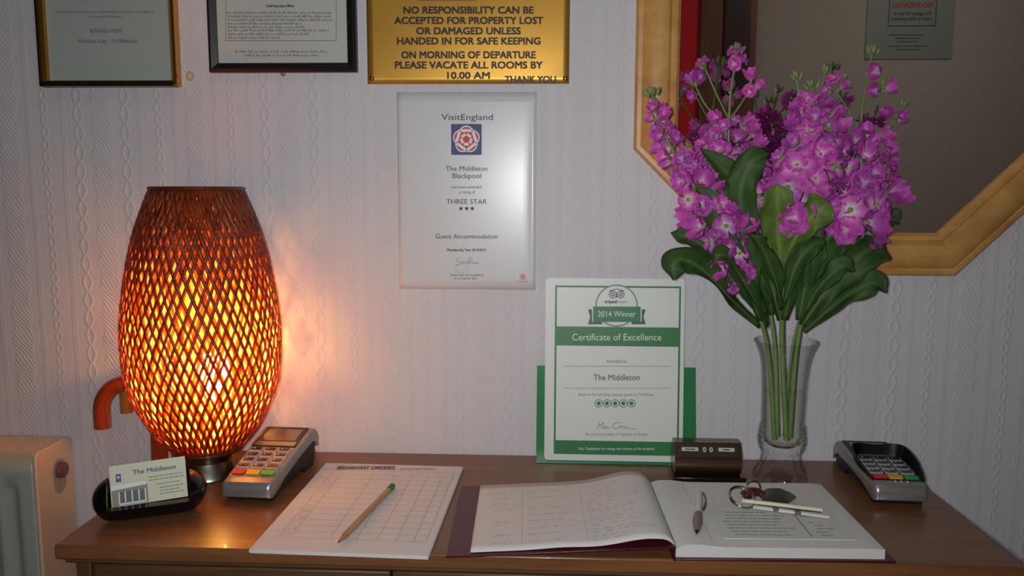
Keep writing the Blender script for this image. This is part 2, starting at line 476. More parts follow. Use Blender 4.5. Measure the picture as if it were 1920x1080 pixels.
xs = [XL + 0.038, xg, 2 * (XL + XR) / 2 - xg, XR - 0.038]
for a, b in zip(xs, xs[1:]):
    d = obj('drawer', D(a + 0.0015, b - 0.0015, YF + 0.012, YF + 0.032, -0.155, -0.029), M_desk_body, desk, bevel=0.002)
    kb = B(); add_lathe(kb, [(0.006, 0), (0.006, 0.012), (0.013, 0.016), (0.012, 0.024), (0.004, 0.027)], 20)
    obj('knob', kb, M_brass_dark, d, smooth=True, M=Matrix.Translation(((a + b) / 2 - (XL + XR) / 2, YF + 0.012 - (YF + YB) / 2, H - 0.09)) @ Matrix.Rotation(PI / 2, 4, 'X'))
for a, b in zip(xs, xs[1:]):
    obj('door', D(a + 0.0015, b - 0.0015, YF + 0.012, YF + 0.032, -0.685, -0.158), M_desk_body, desk, bevel=0.002)

# ------------------------------------------------------------------ radiator
RXR, RY, RZ = -0.769, -0.100, 0.021
rad = thing('radiator', 'white panel radiator with slotted top grille beside the left end of desk', 'radiator', loc=(-1.0, -0.05, H))
def rl(x, y, z): return (x + 1.0, y + 0.05, z)
def rbox(x0, x1, y0, y1, z0, z1): return box(x0 + 1.0, x1 + 1.0, y0 + 0.05, y1 + 0.05, z0, z1)
prof = []
x0r = -1.55; xe = RXR - 0.006
bm = B()
xsn = []; xx = xe
while xx > x0r: xsn.append(xx); xx -= 0.0045
def corr(x):
    u = ((xe - 0.022 - x) % 0.034) / 0.034
    if x > xe - 0.022: return 0.0
    return 0.011 * (0.5 - 0.5 * math.cos(2 * PI * u)) ** 0.8
zs = [RZ - 0.016, RZ - 0.030, RZ - 0.050, RZ - 0.062, RZ - 0.30, RZ - 0.54, RZ - 0.56, RZ - 0.60]
ks = [0, 0, 0, 1, 1, 1, 0, 0]
grid = [[bm.verts.new(rl(x, RY + corr(x) * k, z)) for x in xsn] for z, k in zip(zs, ks)]
for a, b in zip(grid, grid[1:]):
    for i in range(len(xsn) - 1): bm.faces.new((a[i], a[i + 1], b[i + 1], b[i]))
obj('front_panel', bm, M_grey_enamel, rad, smooth=True, solid=0.0015, sharp=50)
bm = B()
add_prism(bm, [(RY + 0.05 + y, z) for y, z in ((-0.001, -0.62), (-0.001, -0.006 + RZ), (0.005, RZ), (0.087, RZ), (0.094, RZ - 0.006), (0.094, -0.62))], 'x', RXR - 0.006 + 1.0, RXR + 1.0)
side = obj('side_panel', bm, M_cream_enamel, rad, bevel=0.002, label='cream end panel')
def slot_shape(y0, z0, z1, r, x0, x1):
    pts = []
    for k in range(13): pts.append((y0 + r * math.cos(PI * k / 12), z1 - r + r * math.sin(PI * k / 12)))
    for k in range(13): pts.append((y0 - r * math.cos(PI * k / 12), z0 + r - r * math.sin(PI * k / 12)))
    b = B(); add_prism(b, pts, 'x', x0, x1); return b
obj('slot', slot_shape(0.005, -0.062, -0.006, 0.016, RXR + 0.9995, RXR + 1.0006), mat('slot_shadowed_metal', (150, 146, 138), 0.4), side)
bm = B(); add_lathe(bm, [(0.0125, 0), (0.0125, 0.007), (0.010, 0.009), (0.003, 0.0095)], 24)
obj('vent_plug', bm, mat('purple_brown_plug', (112, 70, 78), 0.35), side, smooth=True, M=Matrix.Translation((RXR + 1.0, 0.006, -0.024)) @ Matrix.Rotation(PI / 2, 4, 'Y'))
bm = B()
add_box(bm, x0r + 1, xe + 1, RY + 0.0505, RY + 0.060, RZ - 0.016, RZ - 0.002)
add_box(bm, x0r + 1, xe + 1, -0.016 + 0.05, -0.007 + 0.05, RZ - 0.016, RZ - 0.002)
x = xe - 0.006
while x > x0r:
    add_box(bm, x + 1 - 0.005, x + 1, RY + 0.06, -0.016 + 0.05, RZ - 0.012, RZ - 0.003); x -= 0.011
obj('top_grille', bm, M_cream_enamel, rad, label='cream slotted top grille')
bm = B(); add_box(bm, x0r + 1, xe + 1, -0.012 + 0.05, -0.008 + 0.05, -0.60, RZ - 0.02)
obj('rear_panel', bm, M_grey_enamel, rad)
for sx in (-1.45, -0.9): obj('bracket', box(sx + 1, sx + 1.03, -0.0075 + 0.05, 0.05, -0.5, -0.05), M_steel, rad)
for sx in (-1.5, -0.85):
    bm = B(); add_tube(bm, [Vector((sx + 1, 0, -0.60)), Vector((sx + 1, 0, -0.76))], 0.008); obj('pipe', bm, M_steel, rad, smooth=True)

# ------------------------------------------------------------------ walking sticks behind the lamp
def cane(name, label, m, tip, apex, shaft_top, shaft_foot, r, foot_z):
    root = thing(name, label, 'walking stick', loc=(shaft_foot.x, shaft_foot.y, 0))
    o = Vector((shaft_foot.x, shaft_foot.y, 0))
    rr = (shaft_top.x - tip.x) / 2
    cx = (shaft_top.x + tip.x) / 2; cz = apex.z - rr - 0
    pts = [tip]
    for k in range(0, 13):
        a = PI - PI * k / 12
        pts.append(Vector((cx + rr * math.cos(a), tip.y + (shaft_top.y - tip.y) * k / 12, cz + rr * math.sin(a))))
    pts.append(shaft_top); pts.append(shaft_top.lerp(shaft_foot, 0.5)); pts.append(shaft_foot)
    n = len(pts)
    rads = [r * (1.06 if i < 3 else 1.0 if i < n - 2 else 0.8 if i == n - 1 else 0.92) for i in range(n)]
    b = B(); add_tube(b, smooth_path([p - o for p in pts[:-2]], 3), r, 18)
    obj('handle', b, m, root, smooth=True, sharp=50)
    b = B(); add_tube(b, [pts[-3] - o, pts[-2] - o, pts[-1] - o], [r, r * 0.94, r * 0.75], 18)
    obj('shaft', b, m, root, smooth=True, sharp=50)
    b = B(); add_lathe(b, [(r * 0.95, 0), (r * 0.95, 0.02), (r * 0.8, 0.03)], 18)
    obj('ferrule', b, M_black_matt, root, smooth=True)
    return root
y1 = -0.036
ap = at(236, 718, y1)
cane('walking_stick', 'reddish wooden walking stick whose crook handle shows left of the lamp', M_cane,
     at(192, 802, y1), Vector((ap.x, y1, ap.z)), at(297, 800, y1), Vector((at(297, 870, y1).x - 0.003, -0.05, 0.012)), 0.0125, 0)
y2 = -0.0125
ap = at(280, 690, y2)
cane('walking_stick', 'paler wooden walking stick, its blunt crook tip half behind the lamp shade', M_cane_pale,
     at(238, 773, y2), Vector((ap.x, y2, ap.z)), at(330, 790, y2), Vector((at(330, 870, y2).x, -0.02, 0.012)), 0.0098, 0)

# ------------------------------------------------------------------ woven lamp
LX, LY = -0.4985, -0.1150
lamp = thing('table_lamp', 'glowing orange woven bamboo table lamp on a steel foot', 'lamp', loc=(LX, LY, H))
SH = [(0.052, 0.040), (0.070, 0.058), (0.0885, 0.084), (0.1085, 0.124), (0.1170, 0.163), (0.1190, 0.204), (0.1165, 0.242), (0.1110, 0.280),
      (0.1030, 0.319), (0.0920, 0.358), (0.0765, 0.397), (0.0670, 0.4185)]
SP = smooth_path([Vector((r * 0.92, z, 0)) for r, z in SH], 5)
def shade_r(z):
    for a, b in zip(SP, SP[1:]):
        if a.y <= z <= b.y: return a.x + (b.x - a.x) * (z - a.y) / max(1e-9, b.y - a.y)
    return SP[-1].x if z > SP[-1].y else SP[0].x
def shade_strip_mat():
    m, t, p = new_mat('woven_bamboo'); out = t.n['Material Output']
    tc = t.new('ShaderNodeTexCoord'); nz = t.new('ShaderNodeTexNoise'); nz.inputs['Scale'].default_value = 40
    t.link(tc.outputs['Object'], nz.inputs['Vector'])
    r = t.new('ShaderNodeValToRGB')
    r.color_ramp.elements[0].position = 0.35; r.color_ramp.elements[0].color = srgb(112, 40, 14)
    r.color_ramp.elements[1].position = 0.7; r.color_ramp.elements[1].color = srgb(158, 66, 22)
    t.link(nz.outputs['Fac'], r.inputs[0]); t.link(r.outputs[0], p.inputs['Base Color'])
    p.inputs['Roughness'].default_value = 0.4
    tr = t.new('ShaderNodeBsdfTranslucent'); tr.inputs[0].default_value = (0.80, 0.25, 0.018, 1)
    mx = t.new('ShaderNodeMixShader'); mx.inputs[0].default_value = 0.26
    t.link(p.outputs[0], mx.inputs[1]); t.link(tr.outputs[0], mx.inputs[2]); t.link(mx.outputs[0], out.inputs['Surface'])
    return m
def liner_mat():
    m, t, p = new_mat('amber_inner_weave'); out = t.n['Material Output']
    tr = t.new('ShaderNodeBsdfTranslucent'); tr.inputs[0].default_value = (0.97, 0.63, 0.12, 1)
    df = t.new('ShaderNodeBsdfDiffuse'); df.inputs[0].default_value = (0.55, 0.17, 0.02, 1)
    m1 = t.new('ShaderNodeMixShader'); m1.inputs[0].default_value = 0.30
    t.link(tr.outputs[0], m1.inputs[1]); t.link(df.outputs[0], m1.inputs[2])
    tp = t.new('ShaderNodeBsdfTransparent'); tp.inputs[0].default_value = (1.0, 0.8, 0.45, 1)
    tc = t.new('ShaderNodeTexCoord'); nz = t.new('ShaderNodeTexNoise'); nz.inputs['Scale'].default_value = 55
    t.link(tc.outputs['Object'], nz.inputs['Vector'])
    mr = t.new('ShaderNodeMapRange'); mr.inputs[1].default_value = 0.42; mr.inputs[2].default_value = 0.62; mr.inputs[3].default_value = 0.25; mr.inputs[4].default_value = 0.6
    t.link(nz.outputs['Fac'], mr.inputs[0])
    m2 = t.new('ShaderNodeMixShader'); t.link(mr.outputs[0], m2.inputs[0])
    t.link(m1.outputs[0], m2.inputs[1]); t.link(tp.outputs[0], m2.inputs[2]); t.link(m2.outputs[0], out.inputs['Surface'])
    return m
M_strip, M_liner = shade_strip_mat(), liner_mat()
M_amber, t, p = new_mat('amber_strip')
p.inputs['Base Color'].default_value = srgb(190, 92, 24); p.inputs['Roughness'].default_value = 0.5
tr = t.new('ShaderNodeBsdfTranslucent'); tr.inputs[0].default_value = (0.95, 0.46, 0.04, 1)
mx = t.new('ShaderNodeMixShader'); mx.inputs[0].default_value = 0.6
t.link(p.outputs[0], mx.inputs[1]); t.link(tr.outputs[0], mx.inputs[2]); t.link(mx.outputs[0], t.n['Material Output'].inputs['Surface'])
NS = 57; rnd = random.Random(3)
zz = [0.040 + (0.4185 - 0.040) * i / 64 for i in range(65)]
def weave_layer(N, slope, half, off, phase, jit):
    bm = B()
    for sgn in (1, -1):
        for k in range(N):
            th0 = 2 * PI * (k + phase) / N + rnd.uniform(-jit, jit); prev = None; wv = rnd.uniform(0.86, 1.14); ph = rnd.uniform(0, 6)
            for i, z in enumerate(zz):
                r = shade_r(z) + off + 0.0006 * sgn * (1 if (i // 2 + k) % 2 else -1)
                th = th0 + sgn * (z - 0.2) * slope + 0.008 * math.sin(z * 26 + ph)
                hw = half * wv * (1 + 0.6 * min(1, max(0, (z - 0.29) / 0.08))) / shade_r(z)
                a = bm.verts.new((r * math.cos(th - hw), r * math.sin(th - hw), z)); b = bm.verts.new((r * math.cos(th + hw), r * math.sin(th + hw), z))
                if prev: bm.faces.new((prev[0], prev[1], b, a))
                prev = (a, b)
    return bm
bm = weave_layer(NS, 3.74, 0.00215, 0.0, 0.0, 0.012)
weave = obj('shade', bm, M_strip, lamp, smooth=True, solid=0.0009)
obj('inner_weave', weave_layer(44, 3.0, 0.0021, -0.0024, 0.5, 0.05), M_amber, lamp, smooth=True, solid=0.0006, label='amber inner weave of the shade')
bm = B(); add_lathe(bm, [(shade_r(z) - 0.0042, z) for z in zz if z < 0.332], 72, cap=False)
obj('shade_lining', bm, M_liner, lamp, smooth=True, label='pale yellow lining')
M_rim = mat('dark_rim_bamboo', (92, 38, 18), 0.4)
for z, r in ((0.4185, 0.0617), (0.041, 0.0483)):
    bm = B()
    ring = [Vector((r * math.cos(2 * PI * i / 64), r * math.sin(2 * PI * i / 64), z)) for i in range(65)]
    add_tube(bm, ring, 0.0026, 8, cap=False)
    obj('rim', bm, M_rim, lamp, smooth=True)
bm = B(); add_lathe(bm, [(0.0445, 0), (0.0455, 0.003), (0.0440, 0.007), (0.0375, 0.016), (0.0335, 0.024), (0.0345, 0.031), (0.043, 0.039), (0.050, 0.0405), (0.048, 0.043), (0.012, 0.045), (0.012, 0.085), (0.016, 0.087), (0.016, 0.115), (0.004, 0.116)], 56)
obj('base', bm, M_steel, lamp, smooth=True, sharp=28, label='brushed steel foot and lamp holder')
bm = B(); add_lathe(bm, [(0.013, 0.114), (0.014, 0.124), (0.0225, 0.142), (0.0245, 0.155), (0.0215, 0.170), (0.012, 0.179), (0.003, 0.1815)], 32, c=(0.012, 0, 0))
bulb_m, t, p = new_mat('lit_bulb')
p.inputs['Base Color'].default_value = (1, 0.9, 0.7, 1)
p.inputs['Emission Color'].default_value = (1.0, 0.60, 0.23, 1); p.inputs['Emission Strength'].default_value = 290
obj('bulb', bm, bulb_m, lamp, smooth=True)
bm = B(); add_tube(bm, smooth_path([Vector(v) for v in ((-0.042, 0.012, 0.006), (-0.062, 0.03, 0.014), (-0.05, 0.07, 0.012), (-0.03, 0.105, 0.004))], 6), 0.003, 8)
obj('cable', bm, M_black_matt, lamp, smooth=True)

# ------------------------------------------------------------------ things on the wall
def frame_ring(x0, x1, z0, z1, w, d, yb=0.0):
    bm = B()
    O = [(x0, z0), (x1, z0), (x1, z1), (x0, z1)]; I = [(x0 + w, z0 + w), (x1 - w, z0 + w), (x1 - w, z1 - w), (x0 + w, z1 - w)]
    Md = [(x0 + w * .35, z0 + w * .35), (x1 - w * .35, z0 + w * .35), (x1 - w * .35, z1 - w * .35), (x0 + w * .35, z1 - w * .35)]
    rings = [(O, yb), (O, yb - d * 0.8), (Md, yb - d), (I, yb - d * 0.75), (I, yb)]
    R = [[bm.verts.new((x, y, z)) for x, z in r] for r, y in rings]
    for a, b in zip(R, R[1:] + R[:1]):
        for i in range(4): bm.faces.new((a[i], a[(i + 1) % 4], b[(i + 1) % 4], b[i]))
    return bm
def framed(name, label, x0, x1, z0, h, w, d, mframe, mpaper, extra_gold=None):
    cx = (x0 + x1) / 2
    root = thing(name, label, 'framed notice', loc=(cx, 0, H + z0))
    hw = (x1 - x0) / 2
    obj('frame', frame_ring(-hw, hw, 0, h, w, d), mframe, root)
    obj('paper', box(-hw + w - 0.002, hw - w + 0.002, -0.008, -0.003, w - 0.002, h - w + 0.002), mpaper, root)
    return root, Face(root.matrix_basis, 'v', 0.008), hw
# gilt framed notice at the left
r1, f1, hw = framed('framed_notice', 'gilt framed grey notice, left of the black framed certificate', -0.7735, -0.5635, 0.5715, 0.31, 0.0085, 0.022, M_gold, M_notice)
bm = box(-hw + 0.0008, hw - 0.0045, -0.0226, -0.0005, -0.0006, 0.0068); add_box(bm, -hw - 0.0008, -hw + 0.0045, -0.0215, -0.0005, -0.0006, 0.31)  # near-black strips: the dark reflections in the gilt, put in as colour
obj('dark_reflection', bm, mat('painted_dark_reflection', (34, 22, 18), 0.3), r1, label='dark reflection painted along the gilt frame')
bm = B()
f1.text(bm, 'Please spend a few minutes to read through this book as it will give you', 106, 290, 22, 5)
f1.text(bm, 'most useful information.', 167, 230, 31, 5)
obj('lettering', bm, M_grey_ink, r1)
bm = B()
f1.text(bm, 'BTHUB3-HGP5', 169.5, 230, 58, 7)
f1.text(bm, 'Wireless Key - 7cc594bc5a', 145, 257, 77, 7)
obj('lettering', bm, M_blue_ink, r1, label='blue-grey lettering')
obj('glass', box(-hw + 0.0085, hw - 0.0085, -0.0112, -0.0102, 0.0085, 0.30), M_pane, r1)
# black framed certificate
r2, f2, hw = framed('framed_certificate', 'black framed insurance certificate, left of the gold plaque', -0.5150, -0.2902, 0.5922, 0.31, 0.0135, 0.015, M_black_wood, M_paper)
bm = B()
f2.text(bm, 'Chief Executive Officer', 499, 552, 11, 5, 0.02)
for k, (a, b, y) in enumerate(((425, 626, 24), (427, 621, 31), (427, 623, 37.5), (427, 566, 44.5), (427, 569, 51), (427, 621, 57), (427, 582, 64), (427, 524, 71))):
    f2.blur(bm, a, b, y, 4.6, k)
f2.blur(bm, 441, 616, 97, 4.8, 20); f2.blur(bm, 459, 598, 104, 4.2, 21)
obj('lettering', bm, M_ink, r2)
bm = B()
f2.prect(bm, 423, 76, 631, 76.9); f2.prect(bm, 423, -20, 423.8, 76.5); f2.prect(bm, 630.3, -20, 631.1, 76.5)
obj('ruled_box', bm, M_grey_ink, r2)
obj('glass', box(-hw + 0.0135, hw - 0.0135, -0.0102, -0.0094, 0.0135, 0.295), M_pane, r2)
# putty blob
p0 = at(357, 143, 0.0)
bm = B(); add_lathe(bm, [(0.0062, 0), (0.006, 0.003), (0.0045, 0.0055), (0.0015, 0.0065)], 18)
o = obj('putty_blob', bm, mat('cream_putty', (196, 182, 150), 0.6), smooth=True, M=Matrix.Translation(p0) @ Matrix.Rotation(PI / 2, 4, 'X') @ Matrix.Scale(1.15, 4, (0, 1, 0)))
tag(o, 'small cream putty blob on the wall between the two framed notices', 'putty')
p0 = at(531, 138, 0.0)
bm = B(); add_lathe(bm, [(0.004, 0), (0.0036, 0.002), (0.0015, 0.003)], 14)
o = obj('wall_screw', bm, mat('dull_pink_screw', (140, 96, 96), 0.4), smooth=True, M=Matrix.Translation(p0) @ Matrix.Rotation(PI / 2, 4, 'X'))
tag(o, 'tiny screw head just below the black framed certificate', 'screw')
# gold plaque
px0, px1, pz0 = -0.2757, 0.0280, 0.5752
pl = thing('brass_plaque', 'gold metal plaque with black lettering about lost property and departure times', 'sign', loc=((px0 + px1) / 2, 0, H + pz0))
hw = (px1 - px0) / 2; ht = 0.205
bm = B()
nx, nzv = 30, 22
def plq(u, v):
    x = -hw + 2 * hw * u; z = ht * v
    cl = max(0, 1 - (math.hypot(x - hw, z) / 0.035)); c2 = max(0, 1 - (math.hypot(x + hw, z) / 0.022))
    return Vector((x, -0.0022 - 0.0012 * math.sin(PI * u) * math.sin(PI * min(1, v * 1.5)) - 0.0014 * cl ** 2 * (1 + 0.4 * math.sin(x * 900)) - 0.001 * c2, z))
g = [[bm.verts.new(plq(i / nx, j / nzv)) for i in range(nx + 1)] for j in range(nzv + 1)]
for j in range(nzv):
    for i in range(nx): bm.faces.new((g[j][i], g[j][i + 1], g[j + 1][i + 1], g[j + 1][i]))
obj('plate', bm, M_brass, pl, smooth=True, solid=0.0012)
fp = Face(pl.matrix_basis, 'v', 0.0042)
bm = B()
for s, a, b, y, h in (('NO RESPONSIBILITY CAN BE', 757, 1000, 19, 12.5), ('ACCEPTED FOR PROPERTY LOST', 740, 1018, 38.5, 12.5), ('OR DAMAGED UNLESS', 781, 976, 58, 12.5),
                      ('HANDED IN FOR SAFE KEEPING', 745, 1013, 77, 12.5), ('ON MORNING OF DEPARTURE', 753, 1004, 103, 12.5), ('PLEASE VACATE ALL ROOMS BY', 741, 1017, 122, 12.5),
                      ('10.00 AM', 839, 918, 141.5, 12), ('THANK YOU', 947, 1042, 149, 12)):
    fp.text(bm, s, a, b, y, h, 0.035, lift=0.0006)
fp.prect(bm, 783, -3, 893, 0.8, lift=0.0006)
obj('lettering', bm, mat('black_engraving', (44, 26, 12), 0.5), pl)
for sx in (697, 1060):
    for sy in (147, None):
        q = fp.p(sx, 147); z = q.y if sy else ht - q.y
        bm = B(); add_lathe(bm, [(0.0038, 0), (0.0036, 0.0018), (0.002, 0.003), (0.0005, 0.0032)], 18)
        obj('screw', bm, M_gold, pl, smooth=True, M=Matrix.Translation((q.x, -0.0036, z)) @ Matrix.Rotation(PI / 2, 4, 'X'))

# rose emblem used on the tourist-board sheet
def rose(face, parent, c, R, blue=True):
    if blue:
        bm = B(); face.poly(bm, [(c[0] + x, c[1] + y) for x, y in round_rect(-R * 1.12, R * 1.12, -R * 1.12, R * 1.12, R * 0.08)], 0.0003)
        obj('emblem_square', bm, M_navy_print, parent)
    def lobes(R0, n=60):
        return [(c[0] + R0 * (0.86 + 0.14 * abs(math.cos(2.5 * (a - PI / 2)))) * math.cos(a), c[1] + R0 * (0.86 + 0.14 * abs(math.cos(2.5 * (a - PI / 2)))) * math.sin(a)) for a in (2 * PI * i / n for i in range(n))]
    w = B(); face.fan(w, c, lobes(R), 0.0005)
    r = B(); face.fan(r, c, lobes(R * 0.91), 0.0007)
    for k in range(5):
        a = PI / 2 + 2 * PI * k / 5; d = Vector((math.cos(a), math.sin(a))); s = Vector((-d.y, d.x))
        m_ = Vector(c) + d * R * 0.64
        face.stroke(w, [m_ - s * R * 0.34, m_ + s * R * 0.34], R * 0.2, 0.0009)
        a2 = a + PI / 5; d2 = Vector((math.cos(a2), math.sin(a2))); s2 = Vector((-d2.y, d2.x)); m2_ = Vector(c) + d2 * R * 0.34
        face.stroke(w, [m2_ - s2 * R * 0.13, m2_ + s2 * R * 0.13], R * 0.2, 0.0009)
    face.disc(r, c, R * 0.2, 0.0011)
    obj('emblem_white', w, M_white_print, parent); obj('emblem_red', r, M_red_print, parent)
# laminated rating sheet
vx0, vx1, vz0, vz1 = -0.2318, -0.0199, 0.2637, 0.5632
ve = thing('rating_sheet', 'laminated white three star rating sheet below the gold plaque', 'notice', loc=((vx0 + vx1) / 2, 0, H + vz0))
hw = (vx1 - vx0) / 2; ht = vz1 - vz0
bm = B(); nx, nzv = 30, 20
def vep(u, v):
    x = -hw + 2 * hw * u
    curl = max(0, (u - 0.93) / 0.07)
    return Vector((x - 0.0005 * curl, -0.0030 - 0.0022 * curl ** 2 * (0.45 + 0.55 * math.sin(PI * min(1, max(0, v * 1.1)))), ht * v))
g = [[bm.verts.new(vep(i / nx, j / nzv)) for i in range(nx + 1)] for j in range(nzv + 1)]
for j in range(nzv):
    for i in range(nx): bm.faces.new((g[j][i], g[j][i + 1], g[j + 1][i + 1], g[j + 1][i]))
M_lam = mat('laminated_sheet', (206, 206, 208), 0.27, var=0.01, spec=0.4)
obj('sheet', bm, M_lam, ve, smooth=True, solid=0.0006)
fv = Face(ve.matrix_basis, 'v', 0.0034)
bm = B()
for s, a, b, y, h, bo in (('VisitEngland', 828, 924, 219.5, 11, .0), ('The Middleton', 836, 914.5, 316, 9, 0), ('Blackpool', 848.5, 902, 329.5, 9, 0), ('has been awarded', 847, 903, 350.5, 5, 0),
                          ('a rating of', 861, 891, 360, 5, 0), ('THREE STAR', 837, 913, 378, 9, 0), ('Guest Accommodation', 817, 933, 443, 8.5, 0), ('Membership Year 2014/2015', 838.5, 911.5, 468.5, 4.6, .02)):
    fv.text(bm, s, a, b, y, h, bo)
fv.blur(bm, 845, 905, 516, 4, 3); fv.blur(bm, 852, 897, 522, 4, 4)
for cxp in (864.2, 875, 885.6):
    c = fv.p(cxp, 391); R = (fv.p(cxp + 4.6, 391) - c).length
    fv.fan(bm, c, [(c.x + (R if i % 2 == 0 else R * 0.45) * math.sin(PI * i / 5), c.y + (R if i % 2 == 0 else R * 0.45) * math.cos(PI * i / 5)) for i in range(10)], 0.0005)
obj('lettering', bm, M_ink, ve)
bm = B()
fv.pstroke(bm, [(862, 484), (857, 485), (855, 489), (861, 491), (863, 495), (857, 497), (855, 495)], 0.0006)
fv.pstroke(bm, [(863, 494), (867, 490), (868, 495), (871, 490), (873, 495), (877, 489), (878, 495)], 0.0006)
fv.pstroke(bm, [(880, 496), (879, 484), (884, 483), (886, 488), (882, 491), (887, 495), (890, 491), (892, 495), (895, 491), (898, 495)], 0.0006)
fv.pstroke(bm, [(864, 494), (855, 500), (853, 507), (860, 512), (870, 511), (876, 505), (873, 497)], 0.0003)
obj('signature', bm, M_grey_ink, ve)
c = fv.p(874.5, 261.5); rose(fv, ve, c, (fv.p(900, 261.5) - c).length)
c = fv.p(980, 519); bm = B()
R = (fv.p(985.5, 519) - c).length
fv.ring(bm, c, R * 0.8, R); fv.ring(bm, c, R * 0.45, R * 0.62); fv.disc(bm, c, R * 0.25)
fv.blur(bm, 973, 987, 527.5, 2.5, 8)
obj('small_emblem', bm, M_red_print, ve)

# ------------------------------------------------------------------ octagonal mirror
mirror = thing('wall_mirror', 'octagonal wall mirror in a moulded pine frame behind the flowers', 'mirror', loc=(0.460, 0, H + 0.2915))
a_, b_ = 0.147, 0.334        # half flat side, half width
zt = 2 * b_
OCT = [(-a_, 0), (a_, 0), (b_, b_ - a_), (b_, b_ + a_), (a_, zt), (-a_, zt), (-b_, b_ + a_), (-b_, b_ - a_)]
def oct_in(d):
    k = (b_ - d) / b_; return [(x * k, b_ + (z - b_) * k) for x, z in OCT]
prof = [(0, 0), (0, 0.013), (0.003, 0.016), (0.009, 0.017), (0.011, 0.0155), (0.013, 0.0175), (0.022, 0.0235), (0.036, 0.025), (0.046, 0.022), (0.051, 0.0165), (0.054, 0.0185), (0.059, 0.0175), (0.064, 0.011), (0.064, 0.002)]
bm = B(); R = [[bm.verts.new((x, -y, z)) for x, z in oct_in(d)] for d, y in prof]
for a, b in zip(R, R[1:] + R[:1]):
    for i in range(8): bm.faces.new((a[i], a[(i + 1) % 8], b[(i + 1) % 8], b[i]))
obj('frame', bm, M_pine, mirror, smooth=True, sharp=30)
m_, t, p = new_mat('silvered_glass')
p.inputs['Base Color'].default_value = (0.86, 0.86, 0.84, 1); p.inputs['Metallic'].default_value = 1; p.inputs['Roughness'].default_value = 0.015
bm = B(); rr = [[Vector((x, y, z)) for x, z in oct_in(0.062)] for y in (-0.002, -0.007)]
add_loft(bm, rr); obj('mirror_glass', bm, m_, mirror)

# ------------------------------------------------------------------ certificate on its green stand
ang = math.atan2(0.022, 0.275)
Mc = Matrix.Translation((0.1012, -0.038, H)) @ Matrix.Rotation(-ang, 4, 'X')
cert = thing('award_certificate', 'white and green award certificate propped on a green card stand', 'certificate', M=Mc)
fc = Face(Mc, 'v', 0.0)
q0 = fc.p(1019.5, 866); q1 = fc.p(1291, 527); qs = fc.p(1022, 600)
sw = 0.1055
bm = B(); add_prism(bm, round_rect(-sw, sw, 0.0045, 0.285, 0.006), 'y', -0.0012, 0.0004)
M_cert = mat('certificate_card', (214, 218, 212), 0.45, var=0.01)
obj('sheet', bm, M_cert, cert)
fc = Face(Mc, 'v', 0.0012)
bm = B()
gx0, gx1 = fc.p(1039.5, 700).x, fc.p(1274.5, 700).x
gt, gb = fc.p(1156, 536).y, fc.p(1156, 853).y
def R_(x0, z0, x1, z1, b=None): fc.poly(b or bm, [(x0, z0), (x1, z0), (x1, z1), (x0, z1)], 0.0003)
w = 0.0028
R_(gx0, gt - w, gx1, gt); R_(gx0, gb, gx0 + w, gt - w); R_(gx1 - w, gb, gx1, gt - w)
R_(gx0 + w, fc.p(1156, 649).y, gx1 - w, fc.p(1156, 613).y); R_(gx0 + w, gb, gx1 - w, fc.p(1156, 827).y)
obj('green_border', bm, M_green_print, cert)
cc = fc.p(1156, 573); rr_ = (fc.p(1196, 573) - cc).length
bm = B(); fc.disc(bm, cc, rr_ * 0.97, 0.0005); obj('badge_disc', bm, M_cert, cert)
bm = B(); fc.ring(bm, cc, rr_ * 0.93, rr_, 0.0006, 48); obj('badge_ring', bm, mat('badge_grey', (124, 136, 126), 0.5), cert)
for s in (-1, 1):
    bm = B()
    def mx(x): return 1156.5 + s * (x - 1156.5)
    pts = [(1203, 580), (1210.5, 580), (1206.5, 594), (1210.5, 608), (1184, 608), (1184, 603), (1203, 603)]
    fc.poly(bm, [fc.p(mx(x), y) for x, y in (pts if s > 0 else pts[::-1])], 0.0007)
    obj('ribbon_tail', bm, M_dark_green, cert)
bm = B(); fc.poly(bm, [fc.p(1112, 603.5), fc.p(1201, 603.8), fc.p(1201, 574.8), fc.p(1112, 574.5)], 0.0010)
obj('ribbon', bm, M_green_print, cert)
bm = B()
fc.text(bm, '2014 Winner', 1121, 1192, 588.5, 10.5, 0.0, lift=0.0013)
fc.text(bm, 'Certificate of Excellence', 1073, 1240, 632, 12.5, 0.0)
fc.text(bm, 'Visit TripAdvisor for ratings and reviews of this property', 1084, 1227, 841, 5)
obj('lettering', bm, M_white_print, cert, label='white lettering on the green bands')
bm = B()
fc.text(bm, 'Awarded to', 1137, 1175, 677, 6.5); fc.text(bm, 'The Middleton', 1113, 1199, 707.5, 10.5, 0.01)
fc.text(bm, 'Based on the following rating by guests on TripAdvisor', 1085, 1227, 739.5, 5)
fc.text(bm, 'Marc Charron, President of TripAdvisor for Business', 1098, 1214, 814, 5)
fc.text(bm, 'visor', 1156.5, 1177, 565.5, 5.5, 0.0, lift=0.0008)
for y in (686.5, 727.5): fc.prect(bm, 1058, y, 1256, y + 0.8)
obj('lettering', bm, M_grey_ink, cert)
bm = B()
fc.text(bm, 'tripad', 1133.5, 1156, 565.5, 5.5, 0.03, lift=0.0008)
obj('lettering', bm, M_ink, cert); bm = B()
for sx in (1149, 1163.6):
    c = fc.p(sx, 552); R = (fc.p(sx + 7.2, 552) - c).length
    fc.ring(bm, c, R * 0.82, R, 0.0008); fc.ring(bm, c, R * 0.3, R * 0.52, 0.0008)
fc.poly(bm, [fc.p(*q) for q in ((1154.5, 555), (1156.3, 558), (1158.2, 555))], 0.0009)
fc.pstroke(bm, [(1142.5, 545), (1147, 544.5), (1151, 542.6), (1156, 541.8), (1161, 542.6), (1165, 544.5), (1170, 545)], 0.001, 0.0009)
obj('emblem', bm, M_ink, cert, label='dark owl emblem'); bm = B()
